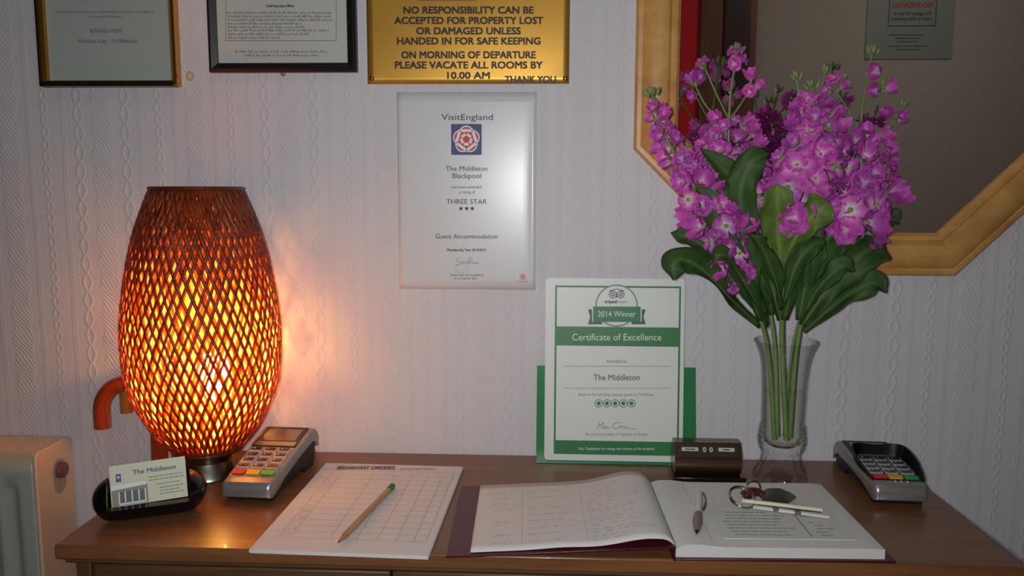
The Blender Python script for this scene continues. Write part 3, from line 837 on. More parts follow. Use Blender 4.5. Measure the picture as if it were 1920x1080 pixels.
fc.pstroke(bm, [(1119, 805), (1124, 793), (1125, 800), (1131, 792), (1130, 804), (1134, 799), (1136, 804), (1139, 800), (1143, 804)], 0.0006)
fc.pstroke(bm, [(1163, 793), (1157, 791.5), (1150, 795), (1148, 801), (1153, 804.5), (1160, 802), (1164, 798), (1166, 803), (1170, 799), (1173, 803.5), (1178, 801), (1183, 804.5), (1193, 804)], 0.0006)
obj('signature', bm, M_ink, cert)
bm = B()
for sx in (1122.5, 1138, 1153.4, 1168.7, 1184):
    c = fc.p(sx, 756.3); R = (fc.p(sx + 7.6, 756.3) - c).length
    fc.ring(bm, c, R * 0.82, R); fc.disc(bm, c, R * 0.5)
obj('rating_dots', bm, M_green_print, cert)
bm = B()
xa, xb = fc.p(1007, 690).x, fc.p(1304, 695).x
add_prism(bm, [(xa - 0.0005, 0), (xb + 0.003, 0), (xb, 0.150), (xa, 0.150)], 'y', 0.0006, 0.0022)
add_box(bm, xa - 0.0005, xb + 0.003, -0.0035, 0.0006, 0.0, 0.0040)
obj('stand', bm, mat('green_card', (44, 124, 74), 0.25), cert, bevel=0.0004, label='green card stand')

# ------------------------------------------------------------------ lying papers
pc = [on(*q, 0.004) for q in ((606, 868), (868, 875), (808, 1044), (468, 1031))]
th = math.atan2((pc[1] - pc[0]).y, (pc[1] - pc[0]).x) * 0.5 + math.atan2((pc[2] - pc[3]).y, (pc[2] - pc[3]).x) * 0.5
ctr = sum(pc, Vector()) / 4
Mf = Matrix.Translation((ctr.x, ctr.y, H)) @ Matrix.Rotation(th, 4, 'Z')
form = thing('order_form_pad', 'pad of white printed order forms lying in front of the card machine', 'paper', M=Mf)
bm = B()
w2, h2 = 0.1045, 0.150
for k in range(4):
    dx, dy = random.Random(k).uniform(-.0012, .0012), random.Random(k + 9).uniform(-.0012, .0012)
    if k == 3: dx = dy = 0
    add_box(bm, -w2 + dx, w2 + dx, -h2 + dy, h2 + dy, 0.0011 * k, 0.0011 * k + 0.001)
obj('sheets', bm, M_paper, form)
ff = Face(Mf, 'f', 0.0043)
bm = B()
ff.text(bm, 'BREAKFAST ORDERS', 633, 740, 877.5, 5.5, 0.03)
ff.blur(bm, 752, 818, 879.5, 4, 2)
x0, x1 = -0.083, 0.096; ytop, ybot = 0.122, -0.115
rows = 13
for i in range(rows + 1):
    y = ytop + (ybot - ytop) * i / rows
    ff.stroke(bm, [(x0 if i % 2 else -0.1, y), (x1, y)], 0.0004)
for x in (x0, -0.068, -0.02, 0.012, 0.037, 0.060, 0.081, x1): ff.stroke(bm, [(x, ytop if x in (x0, x1) else ytop - 0.018), (x, ybot)], 0.0004)
rnd = random.Random(5)
for i in range(rows):
    y = ytop + (ybot - ytop) * (i + 0.5) / rows
    px = [(x0 + 0.003 + 0.0018 * k, y + rnd.uniform(-0.005, 0.005)) for k in range(7)]
    ff.stroke(bm, px, 0.00035)
obj('print', bm, M_grey_ink, form, label='faint grey table and heading')

# pencil
pa, pb = on(633, 1019, 0.008), on(737, 911, 0.008)
pa.z = pb.z = H + 0.0085
d = (pb - pa); L = d.length
Mp = Matrix.Translation(pa) @ Matrix.Rotation(math.atan2(d.y, d.x), 4, 'Z') @ Matrix.Rotation(PI / 2, 4, 'Y')
pencil = thing('pencil', 'plain wooden pencil with green end lying on the order forms', 'pencil', M=Mp)
def hexa(r, z): return [Vector((r * math.cos(PI / 3 * i), r * math.sin(PI / 3 * i), z)) for i in range(6)]
bm = B(); add_loft(bm, [hexa(0.0040, 0.024), hexa(0.0040, L - 0.018)]); obj('barrel', bm, wood('pencil_wood', (196, 152, 98), (176, 128, 76), (200, 200, 12), 0.45), pencil)
bm = B(); add_lathe(bm, [(0.0011, 0.004), (0.0040, 0.0242)], 12); obj('point', bm, wood('sharpened_wood', (190, 140, 92), (160, 108, 66), (100, 100, 20), 0.7), pencil, smooth=True)
bm = B(); add_lathe(bm, [(0.0002, 0), (0.0011, 0.0041)], 10); obj('lead', bm, mat('graphite', (38, 38, 40), 0.35), pencil, smooth=True)
bm = B(); add_lathe(bm, [(0.0042, L - 0.0182), (0.0043, L - 0.003), (0.003, L), (0.0005, L + 0.0005)], 14); obj('eraser', bm, mat('green_end', (20, 112, 44), 0.45), pencil, smooth=True, label='green end')

# ------------------------------------------------------------------ open guest book
Mb = Matrix.Translation((0.1440, -0.2570, H)) @ Matrix.Rotation(math.radians(1.6), 4, 'Z')
book = thing('guest_book', 'open maroon covered guest book lying at the front of the desk', 'book', M=Mb)
zsp = 0.0155
bm = B(); hd = 0.110; cl = 0.262
tilt = math.asin((zsp - 0.001) / cl)
add_box(bm, -cl, 0, -hd, hd, 0, 0.0024, Matrix.Translation((0, 0, zsp)) @ Matrix.Rotation(-tilt, 4, 'Y'))
obj('front_cover', bm, M_maroon, book, bevel=0.0008)
obj('back_cover', box(0.0, 0.2495, -hd + 0.002, hd - 0.002, 0, 0.0026), M_maroon, book, bevel=0.0008)
obj('spine', box(-0.0022, 0.0, -hd + 0.002, hd - 0.002, 0.0, zsp + 0.001), M_maroon, book)
# metal-flecked cover edge
bm = B(); rnd = random.Random(8)
for k in range(40):
    x = -cl * rnd.uniform(0.02, 0.985); z = zsp + x * math.sin(tilt) + 0.0012
    s = rnd.uniform(0.0004, 0.0011)
    add_box(bm, x - s * 1.6, x + s * 1.6, -hd - 0.0006, -hd + 0.0002, z - s * 0.6, z + s * 0.7)
obj('edge_flecks', bm, mat('silver_flecks', (230, 214, 214), 0.15, metal=1), book, label='silver flecks along the cover edge')
# right page block
bt = 0.0150; pr = 0.2385; pd = 0.1035
bm = B(); n = 30
def rz(x): # page block top with a slight roll near the gutter
    u = x / pr
    return bt + 0.0030 * math.exp(-((u - 0.10) / 0.09) ** 2) - 0.0035 * math.exp(-(u / 0.025) ** 2) - 0.0012 * max(0, (u - .95) / .05)
ringsb = []
for i in range(n + 1):
    x = 0.001 + (pr - 0.001) * i / n
    ringsb.append([Vector((x, -pd, 0.0027)), Vector((x, pd, 0.0027)), Vector((x, pd, rz(x))), Vector((x, -pd, rz(x)))])
add_loft(bm, ringsb)
obj('page_block', bm, M_page, book, smooth=True, sharp=40)
# left leaves, bowed up towards the gutter
bm = B(); ll = 0.234
def lz(u, v): # u 0 left .. 1 gutter ; v 0 front .. 1 back
    base = zsp + (-ll + (ll + 0.003) * u) * math.tan(tilt) + 0.0036
    hump = (0.0075 + 0.0035 * v) * math.exp(-((u - 0.86) / 0.17) ** 2)
    wave = 0.0016 * math.exp(-((u - 0.45) / 0.12) ** 2) * (1 - v)
    drop = -0.010 * max(0, (u - 0.93) / 0.07) ** 2
    return base + hump + wave + drop
nx, ny = 44, 12
g = [[bm.verts.new((-ll + (ll + 0.003) * i / nx, -pd - 0.001 + (2 * pd + 0.004) * j / ny, lz(i / nx, j / ny))) for i in range(nx + 1)] for j in range(ny + 1)]
for j in range(ny):
    for i in range(nx): bm.faces.new((g[j][i], g[j][i + 1], g[j + 1][i + 1], g[j + 1][i]))
leafp = obj('left_page', bm, M_page, book, smooth=True, solid=0.0006)
# handwriting and ruling follow the bowed leaf
class Bowed(Face):
    def to3(s, uv, lift):
        u = (uv[0] + ll) / (ll + 0.003); v = (uv[1] + pd + 0.001) / (2 * pd + 0.004)
        return Vector((uv[0], uv[1], lz(u, v) + 0.0003 + lift))
bl = Bowed(Mb, 'f', 0.0)
bm = B(); rnd = random.Random(12)
def write(face, bm, x0, x1, y, h, w=0.0004):
    x = x0
    while x < x1:
        pts = []
        for k in range(rnd.randint(4, 12)):
            pts.append((x, y + h * rnd.uniform(-0.5, 0.5) * (1.8 if rnd.random() < 0.12 else 1))); x += h * rnd.uniform(0.15, 0.5)
            if x > x1: break
        if len(pts) > 1: face.stroke(bm, pts, w)
        x += h * rnd.uniform(0.5, 1.3)
for i in range(9):
    y = 0.072 - i * 0.0195
    if i not in (4, 6): write(bl, bm, -0.212, -0.182 - rnd.uniform(0, .012), y, 0.004)
    write(bl, bm, -0.168, -0.168 + rnd.uniform(0.03, 0.075), y, 0.0045)
    for dy in (0.005, -0.004): write(bl, bm, -0.092, -0.092 + rnd.uniform(0.03, 0.078), y + dy, 0.004)
obj('handwriting', bm, M_blue_ink, book, label='small blue-grey handwriting')
bm = B()
for x in (-0.175, -0.098):
    bl.stroke(bm, [(x, -0.09 + 0.0145 * k) for k in range(13)], 0.0003)
for i in range(7):
    y = 0.080 - 0.0285 * i
    bl.stroke(bm, [(-0.215 + 0.0105 * k, y) for k in range(19)], 0.0002)
obj('ruling', bm, M_pale_ink, book)
br = Face(Mb, 'f', bt + 0.0002)
bm = B()
br.stroke(bm, [(0.045, -0.095), (0.045, 0.095)], 0.0003, 0.002); br.stroke(bm, [(0.06, 0.08), (0.225, 0.08)], 0.0002, 0.0012)
for i in range(6): write(br, bm, 0.06, 0.215, 0.066 - 0.006 * i, 0.003, 0.00025)
obj('handwriting', bm, M_pale_ink, book, label='faint writing on the right page')

# printed slip on the right page
sl = [on(*q, 0.0165) for q in ((1357, 1010), (1604, 1013))]
Ms = Matrix.Translation((sl[0] + sl[1]) / 2 + Vector((0, 0, 0))) @ Matrix.Rotation(math.atan2((sl[1] - sl[0]).y, (sl[1] - sl[0]).x), 4, 'Z')
Ms.translation.z = H + bt + 0.0011
sw_ = (sl[1] - sl[0]).length / 2
slip = thing('printed_slip', 'printed white slip lying on the right page of the open book, under the keys', 'paper', M=Ms)
obj('sheet', box(-sw_, sw_, 0, 0.108, 0, 0.0011), mat('slip_paper', (206, 206, 202), 0.5, var=0.02), slip)
fs = Face(Ms, 'f', 0.0011)
bm = B(); rnd = random.Random(33)
for i in range(8):
    y = 0.010 + i * 0.0095
    for a, b in ((-sw_ + 0.01, 0.022), (0.034, sw_ - 0.012)):
        x = a + rnd.uniform(0, 0.012)
        while x < b - rnd.uniform(0, 0.03):
            w = rnd.uniform(0.004, 0.014); fs.stroke(bm, [(x, y), (x + w, y)], 0.0012); x += w + 0.0022
fs.stroke(bm, [(0.028, 0.006), (0.028, 0.102)], 0.0011)
obj('print', bm, M_grey_ink, slip)

# pen
pz = H + bt + 0.0075
pa = on(1306, 1003, bt + 0.005); pb = on(1312, 922, bt + 0.010); pa.z = H + bt + 0.0062; pb.z = H + bt + 0.0092
d = pb - pa; L = d.length
Mpen = Matrix.Translation(pa) @ d.to_track_quat('Z', 'X').to_matrix().to_4x4()
pen = thing('ballpoint_pen', 'white ballpoint pen with dark grip lying on the right page of the book', 'pen', M=Mpen)
bm = B(); add_lathe(bm, [(0.0046, 0.055), (0.0048, 0.075), (0.0044, L - 0.012), (0.0038, L - 0.003), (0.001, L)], 20); obj('barrel', bm, mat('white_pen', (206, 204, 200), 0.3), pen, smooth=True)
bm = B(); add_lathe(bm, [(0.0026, 0.007), (0.0045, 0.018), (0.0058, 0.032), (0.0056, 0.048), (0.0047, 0.057)], 20); obj('grip', bm, mat('mauve_grey_grip', (120, 106, 108), 0.4), pen, smooth=True, label='mauve grey grip')
bm = B(); add_lathe(bm, [(0.0005, 0), (0.0012, 0.003), (0.0027, 0.0075)], 12); obj('tip', bm, M_black_plastic, pen, smooth=True)
bm = B()
loc_r = (Mpen.to_3x3().inverted() @ Vector((1, 0, 0.25))).normalized(); loc_r.z = 0; loc_r.normalize()
cp = [loc_r * 0.0045 + Vector((0, 0, L - 0.004)), loc_r * 0.0075 + Vector((0, 0, L - 0.02)), loc_r * 0.0085 + Vector((0, 0, L - 0.038)), loc_r * 0.0062 + Vector((0, 0, L - 0.06))]
add_tube(bm, smooth_path(cp, 6), [0.0009] * 12 + [0.0014] * 5 + [0.0018, 0.001], 8)
obj('clip', bm, mat('dark_green_clip', (50, 58, 52), 0.3), pen, smooth=True)

# keys
kz = H + bt + 0.0024
kc = on(1390, 932, bt + 0.008)
keys = thing('key_ring', 'bunch of keys on a steel ring with white tags, on the open book', 'keys', loc=(kc.x, kc.y, kz))
def kl(px, py, z): 
    p = on(px, py, bt + 0.0024 + z); return p - Vector((kc.x, kc.y, kz))
bm = B(); R = 0.0165
cR = kl(1391, 933, 0.010)
ax = Euler((math.radians(26), 0, math.radians(15))).to_matrix()
add_tube(bm, [cR + ax @ Vector((R * math.cos(2 * PI * i / 40), R * 1.05 * math.sin(2 * PI * i / 40), 0)) for i in range(41)], 0.0014, 8, cap=False)
add_tube(bm, [cR + ax @ Vector((R * math.cos(2 * PI * i / 40), R * 1.05 * math.sin(2 * PI * i / 40), 0.0022)) for i in range(28)], 0.0013, 8)
obj('split_ring', bm, M_chrome, keys, smooth=True)
bm = B(); R = 0.009; c2_ = kl(1412, 914, 0.012); ax = Euler((math.radians(50), 0, math.radians(-30))).to_matrix()
add_tube(bm, [c2_ + ax @ Vector((R * math.cos(2 * PI * i / 30), R * math.sin(2 * PI * i / 30), 0)) for i in range(31)], 0.0010, 8, cap=False)
obj('small_ring', bm, M_chrome, keys, smooth=True)
bm = B(); q = kl(1400, 926, 0.006)
add_lathe(bm, [(0.0005, -0.007), (0.005, -0.005), (0.0085, 0), (0.0065, 0.0045), (0.003, 0.007), (0.0005, 0.0075)], 20, c=q)
add_tube(bm, smooth_path([q, q + Vector((0.012, 0.002, 0.002)), q + Vector((0.026, -0.003, -0.001))], 5), [0.007, 0.0072, 0.0075, 0.007, 0.0065, 0.006, 0.0055, 0.005, 0.0045, 0.004, 0.002], 12)
obj('leather_toggle', bm, mat('red_brown_leather', (86, 30, 20), 0.22, coat=0.5), keys, smooth=True, label='glossy red-brown toggle')
bm = B()
tg = [kl(*p_, 0.0055) for p_ in ((1422, 925), (1440, 917), (1462, 917), (1480, 924), (1492, 932), (1478, 941), (1452, 942), (1430, 936))]
add_loft(bm, [[v + Vector((0, 0, -0.0018)) for v in tg], [v + Vector((0, 0, 0.0012)) for v in tg], [(v - sum(tg, Vector()) / 8) * 0.82 + sum(tg, Vector()) / 8 + Vector((0, 0, 0.0028)) for v in tg]])
obj('fob', bm, mat('olive_metal_fob', (96, 94, 74), 0.35, metal=0.7), keys, smooth=True, sharp=40, label='olive grey fob')
def bar(a, b, z0, z1, w, hgt, name, m, label=None):
    pa_ = kl(a[0], a[1], z0); pb_ = kl(b[0], b[1], z1); dd = pb_ - pa_
    Mx = Matrix.Translation(pa_) @ dd.to_track_quat('X', 'Z').to_matrix().to_4x4()
    bm = B(); add_box(bm, 0, dd.length, -w / 2, w / 2, -hgt / 2, hgt / 2, Mx)
    return obj(name, bm, m, keys, bevel=0.0005, label=label)
M_ivory = mat('ivory_plastic', (222, 218, 192), 0.3)
bar((1391, 938), (1543, 956), 0.0085, 0.006, 0.0042, 0.0042, 'key_tag', M_ivory, 'ivory key tag')
bar((1412, 950), (1556, 969), 0.0035, 0.0025, 0.006, 0.0030, 'key_tag', mat('white_tag', (210, 214, 208), 0.3), 'white segmented key tag')
bar((1453, 953), (1456, 957), 0.0038, 0.0038, 0.0072, 0.0036, 'tag_band', M_grey_ink)
bar((1494, 959), (1497, 963), 0.0034, 0.0034, 0.0072, 0.0036, 'tag_band', M_grey_ink)
bar((1420, 944), (1540, 961), 0.0032, 0.0030, 0.012, 0.0012, 'key', M_steel, 'flat steel key under the tags')

# ------------------------------------------------------------------ card machines
def terminal(label, loc, rotz, hb, hood, lab_keys):
    root = thing('card_machine', label, 'card machine', loc=(loc[0], loc[1], H), rotz=rotz)
    Lt, hf = 0.170, 0.030
    sl_ = (hb - hf) / (Lt - 0.018)
    def top(y): return hf + (y - 0.012) * sl_
    def wid(y): return 0.0345 + 0.0065 * y / Lt
    bm = B()
    secs = [(0.0, 0.010, 0.019), (0.0015, 0.0085, 0.025), (0.005, 0.008, 0.0285), (0.012, 0.008, top(0.012)), (0.02, 0.0105, top(0.02)), (0.05, top(0.05) - 0.0155, top(0.05)), (0.10, top(0.10) - 0.0145, top(0.10)),
            (0.15, top(0.15) - 0.0155, top(0.15)), (0.163, top(0.163) - 0.021, top(0.163) - 0.001), (0.169, top(0.163) - 0.030, top(0.163) - 0.006), (Lt + 0.001, top(0.163) - 0.030, top(0.163) - 0.014)]
    rings = []
    for y, z0, z1 in secs:
        w = wid(y) - (0.004 if y == 0 else 0.0015 if y < 0.002 else 0); c = min(0.005, (z1 - z0) * 0.4)
        rings.append([Vector(v) for v in ((-w, y, z0), (-w, y, z1 - c), (-w + c * 0.35, y, z1 - c * 0.3), (-w + c, y, z1), (w - c, y, z1), (w - c * 0.35, y, z1 - c * 0.3), (w, y, z1 - c), (w, y, z0))])
    add_loft(bm, rings)
    obj('casing', bm, M_silver, root, smooth=True, sharp=32)
    # dark underbody with rear foot
    bm = B()
    poly = [(0.012, 0.006), (0.014, 0.0), (0.026, 0.0), (0.030, 0.005), (0.118, 0.008), (0.126, 0.0), (0.158, 0.0), (0.165, 0.006), (0.166, top(0.163) - 0.018), (0.10, top(0.10) - 0.010), (0.03, 0.016)]
    n = len(poly)
    add_loft(bm, [[Vector((-wid(y) + 0.003, y, z)) for y, z in poly], [Vector((wid(y) - 0.003, y, z)) for y, z in poly]])
    obj('underbody', bm, M_black_matt, root, bevel=0.001)
    A = math.atan(sl_)
    def plate(name, x0, x1, y0, y1, z, th_, m, par, r=0.002, label=None, mb=None):
        b = B(); ym = (y0 + y1) / 2
        add_prism(b, round_rect(x0, x1, (y0 - ym) / math.cos(A), (y1 - ym) / math.cos(A), r), 'z', 0, th_)
        o = obj(name, b, m, par, label=label)
        o.matrix_basis = Matrix.Translation((0, ym, top(ym) + z)) @ Matrix.Rotation(A, 4, 'X')
        return o
    sc = plate('screen_surround', -0.0325, 0.0325, 0.100, 0.160, -0.0003, 0.0012, M_black_matt, root)
    scr = plate('screen', -0.026, 0.026, 0.117, 0.152, 0.001, 0.0006, mat('screen_glass', (92, 88, 92), 0.08, spec=0.8), root, label='glossy grey screen')
    plate('button_strip', -0.030, 0.030, 0.102, 0.114, 0.001, 0.0008, M_silver, root)
    plate('keypad_surround', -0.0315, 0.0315, 0.0185, 0.099, -0.0002, 0.0008, M_black_matt if hood else mat('silver_keypad', (150, 146, 144), 0.3, metal=0.4), root)
    mk = {'d': mat('dark_key', (40, 40, 48), 0.3), 'r': mat('red_key', (196, 26, 36), 0.35), 'y': mat('yellow_key', (222, 166, 24), 0.35), 'g': mat('green_key', (26, 150, 62), 0.35), 'b': mat('pale_key_rim', (186, 184, 186), 0.25, metal=0.3)}
    kb = B(); add_prism(kb, round_rect(-0.0088, 0.0088, -0.0062, 0.0062, 0.0022), 'z', 0, 0.0018)
    kme = bpy.data.meshes.new('key'); bmesh.ops.recalc_face_normals(kb, faces=kb.faces[:]); kb.to_mesh(kme); kb.free(); kme.materials.append(mk['b'])
    kb = B(); add_prism(kb, round_rect(-0.0072, 0.0072, -0.0034, 0.0048, 0.0014), 'z', 0, 0.0006)
    fme = bpy.data.meshes.new('key_face'); bmesh.ops.recalc_face_normals(kb, faces=kb.faces[:]); kb.to_mesh(fme); kb.free(); fme.materials.append(mk['d'])
    digits = ['1', '2', '3', '4', '5', '6', '7', '8', '9', 'F', '0', '.']
    for r in range(4):
        for c in range(3):
            y = 0.0895 - r * 0.0152; x = (c - 1) * 0.0205
            o = bpy.data.objects.new('key', kme); C.objects.link(o); o.parent = root
            o.matrix_basis = Matrix.Translation((x, y, top(y) + 0.0006)) @ Matrix.Rotation(A, 4, 'X')
            f = bpy.data.objects.new('key_face', fme); C.objects.link(f); f.parent = o; f.location = (0, 0, 0.0017)
            tb = B(); Face(Matrix(), 'f', 0.0024).text_uv(tb, digits[r * 3 + c], (-0.0045, 0.0007), (-0.0025, 0.0007), 0.0042)
            obj('digit', tb, M_white_print, o)
    for c, k in enumerate('ryg'):
        x = (c - 1) * 0.0205; y = 0.0270
        b = B(); add_prism(b, round_rect(-0.0094, 0.0094, -0.0060, 0.0062, 0.003), 'z', 0, 0.0024)
        o = obj('key', b, mk[k], root, bevel=0.0006, label={'r': 'red key', 'y': 'yellow key', 'g': 'green key'}[k])
        o.matrix_basis = Matrix.Translation((x, y, top(y) + 0.0006)) @ Matrix.Rotation(A, 4, 'X')
    if hood:
        path = [(-0.0335, 0.020, 0.001), (-0.036, 0.035, 0.006), (-0.0385, 0.06, 0.0125), (-0.038, 0.085, 0.0165), (-0.034, 0.100, 0.018), (-0.024, 0.108, 0.0175), (0, 0.109, 0.015), (0.024, 0.108, 0.0175), (0.034, 0.100, 0.018), (0.038, 0.085, 0.0165), (0.0385, 0.06, 0.0125), (0.036, 0.035, 0.006), (0.0335, 0.020, 0.001)]
        pts = smooth_path([Vector(p_) for p_ in path], 4)
        rings = []
        for x, y, h in [tuple(p_) for p_ in pts]:
            k = 0.90
            zi = top(y) - 0.001
            d = Vector((x, y - 0.062)).normalized()
            inn = Vector((x * k, y if y < 0.1 else y - 0.004, zi)); outt = Vector((x, y, top(y) + h))
            rings.append([inn, inn + Vector((d.x * 0.0022, d.y * 0.0022, 0)), outt + Vector((d.x * 0.0018, d.y * 0.0018, 0)), outt])
        bm = B(); add_loft(bm, rings)
        obj('privacy_hood', bm, mat('dull_black_rubber', (13, 13, 14), 0.45, spec=0.25), root, smooth=True, sharp=50, label='black privacy hood around the keypad')
        for dx in (-0.008, 0, 0.008):
            b = B(); add_lathe(b, [(0.0014, 0), (0.0013, 0.0006), (0.0004, 0.0009)], 12)
            obj('indicator', b, mat('white_indicator', (235, 235, 228), 0.3), root, M=Matrix.Translation((dx + 0.004, 0.0155, top(0.0155) + 0.0002)) @ Matrix.Rotation(A, 4, 'X'))
    return root
terminal('silver card machine with bare keypad leaning light beside the woven lamp', (-0.4015, -0.2255), math.radians(-3.0), 0.058, False, True)
terminal('silver card machine with black privacy hood right of the flower vase', (0.4715, -0.1915), math.radians(-3.0), 0.040, True, False)

# ------------------------------------------------------------------ business card holder
Mh = Matrix.Translation((-0.5090, -0.2700, H)) @ Matrix.Rotation(math.radians(24), 4, 'Z')
holder = thing('card_holder', 'glossy black rounded business card holder at the left front of the desk', 'card holder', M=Mh)
bm = B()
hl, rh, rv = 0.066, 0.028, 0.0285
def sec(x, cut):
    k = math.sqrt(max(0.0, 1 - max(0, (abs(x) - 0.040) / 0.027) ** 2)); k = max(k, 0.05)
    pts = []
    for i in range(24):
        a = 2 * PI * i / 24
        y = rh * k * math.cos(a); z = rv + rv * k * math.sin(a)
        z = max(0.0008, min(z, cut(y, x)) if cut else z)
        pts.append(Vector((x, y, z)))
    return pts
def top_cut(y, x): return 0.0225 if y < -0.011 else 0.0165 if y < 0.014 else 0.029
xsn = [-0.0665, -0.065, -0.062, -0.057, -0.0515, -0.0482]
add_loft(bm, [sec(x, None) for x in xsn] + [sec(-0.0480, top_cut)] + [sec(x, top_cut) for x in (-0.03, 0, 0.03, 0.0480)] + [sec(x, None) for x in (0.0482, 0.0515, 0.057, 0.062, 0.065, 0.0665)])
obj('body', bm, M_black_plastic, holder, smooth=True, sharp=40)
# business card standing in it
ca, cb = 0.045, 0.052
Mcard = Mh @ Matrix.Translation((0.0, -0.001, 0.0187)) @ Matrix.Rotation(math.radians(-2.0), 4, 'Y') @ Matrix.Rotation(math.radians(-14), 4, 'X')
card = thing('business_card', 'pale business card with a house picture standing in the black holder', 'card', M=Mcard)
obj('card_stock', box(-ca, ca, -0.0002, 0.0004, 0, cb), mat('card_stock', (206, 204, 176), 0.5, var=0.02), card)
fk = Face(Mcard, 'v', 0.0002)
bm = B(); fk.text_uv(bm, 'The Middleton', (-0.018, 0.0405), (0.033, 0.0405), 0.0055, 0.03)
obj('lettering', bm, mat('slate_blue_ink', (84, 92, 128), 0.5), card)
bm = B()
for k, (a, b_x, z) in enumerate(((0.0, 0.040, 0.0315), (0.0, 0.042, 0.0275), (0.008, 0.036, 0.0215), (0.012, 0.040, 0.0165), (0.012, 0.036, 0.0125), (0.012, 0.041, 0.0085))):
    x = a
    while x < b_x: fk.stroke(bm, [(x, z), (min(b_x, x + 0.005), z)], 0.0009); x += 0.0062
obj('small_print', bm, M_grey_ink, card)
bm = B(); fk.poly(bm, [(-0.038, 0.031), (-0.032, 0.031), (-0.032, 0.041), (-0.038, 0.041)]); obj('blue_logo', bm, M_navy_print, card)
bm = B(); fk.fan(bm, (-0.035, 0.037), [(-0.035 + 0.0021 * math.cos(2 * PI * i / 12), 0.037 + 0.0021 * math.sin(2 * PI * i / 12)) for i in range(12)], 0.0005); obj('logo_mark', bm, mat('pink_mark', (206, 150, 170), 0.5), card)
bm = B(); fk.poly(bm, [(-0.044, 0.001), (-0.002, 0.001), (-0.002, 0.025), (-0.044, 0.025)]); obj('house_picture', bm, mat('picture_stone', (132, 122, 108), 0.5, var=0.3, scale=200), card)
bm = B(); fk.poly(bm, [(-0.044, 0.021), (-0.003, 0.0235), (-0.003, 0.0275), (-0.044, 0.0275)], 0.0004)
for x in (-0.0355, -0.0285, -0.0205, -0.0125, -0.005): fk.poly(bm, [(x - 0.0007, 0.003), (x + 0.0007, 0.003), (x + 0.0007, 0.0185), (x - 0.0007, 0.0185)], 0.0006)
fk.poly(bm, [(-0.036, 0.002), (-0.004, 0.002), (-0.004, 0.004), (-0.036, 0.004)], 0.0006)
obj('picture_frames', bm, M_white_print, card)
bm = B()
for a, b_x in ((-0.0348, -0.0292), (-0.0278, -0.0212), (-0.0198, -0.0132), (-0.0118, -0.0057)): fk.poly(bm, [(a, 0.004), (b_x, 0.004), (b_x, 0.0185), (a, 0.0185)], 0.0005)
obj('picture_windows', bm, mat('picture_dark', (46, 50, 46), 0.4), card)

# ------------------------------------------------------------------ perpetual calendar
cal = thing('desk_calendar', 'small bronze perpetual desk calendar between certificate and vase', 'calendar', loc=(0.2335, -0.080, H), rotz=math.radians(0))
hw = 0.0475
obj('base', box(-hw - 0.003, hw + 0.006, -0.030, 0.026, 0, 0.0065), mat('dark_bronze_base', (52, 38, 28), 0.18, metal=0.6), cal, bevel=0.0012)
bm = B()
pr_ = [(-0.020, 0.0067)]
for k in range(9):
    a = -PI / 2 + PI * 0.62 * k / 8
    pr_.append((-0.012 - 0.012 * math.cos(a), 0.0195 + 0.0125 * math.sin(a)))
pr_ += [(-0.0175, 0.0325), (-0.0215, 0.0335), (-0.0095, 0.0525), (0.012, 0.0525), (0.022, 0.040), (0.024, 0.0067)]
add_prism(bm, pr_, 'x', -hw, hw)
obj('casing', bm, M_brass_dark, cal, smooth=True, sharp=25, bevel=0.0008)
# windows in the sloping face
A = math.atan2(0.019, 0.012)
Mw = Matrix.Translation((0, -0.0155, 0.0430)) @ Matrix.Rotation(A, 4, 'X')
def win(x0, x1, y0, y1, m, name, th_=0.0006, z=0.0002, label=None):
    b = B(); add_box(b, x0, x1, y0, y1, z, z + th_, Mw); return obj(name, b, m, cal, label=label)
M_cell = mat('dark_cell', (58, 54, 44), 0.2)
win(-0.041, 0.041, -0.0095, 0.0085, M_cell, 'window_panel')
M_lab = mat('ivory_label', (186, 186, 170), 0.5)
win(-0.038, -0.014, -0.002, 0.0035, M_lab, 'month_label', 0.0005, 0.0009)
win(0.015, 0.038, -0.002, 0.0035, M_lab, 'day_label', 0.0005, 0.0009)
fcal = Face(Matrix(), 'f', 0.0)
bm = B()
for s, a, b_x in (('0', -0.0075, -0.0028), ('0', 0.002, 0.0067)):
    fcal.text_uv(bm, s, (a, 0.0005), (b_x, 0.0005), 0.0068, 0.03, lift=0.0012)
bm.transform(Mw); obj('date_digits', bm, M_lab, cal)
for a, b_x in ((-0.033, -0.019), (0.022, 0.031)):
    bm = B(); fcal.stroke(bm, [(a, 0.0006), (b_x, 0.0006)], 0.0016, 0.0017)
    bm.transform(Mw); obj('label_print', bm, M_ink, cal)
for x in (-0.0412, -0.0115, 0.0125, 0.0412): win(x - 0.0009, x + 0.0009, -0.0095, 0.003, M_gold, 'divider', 0.0022)

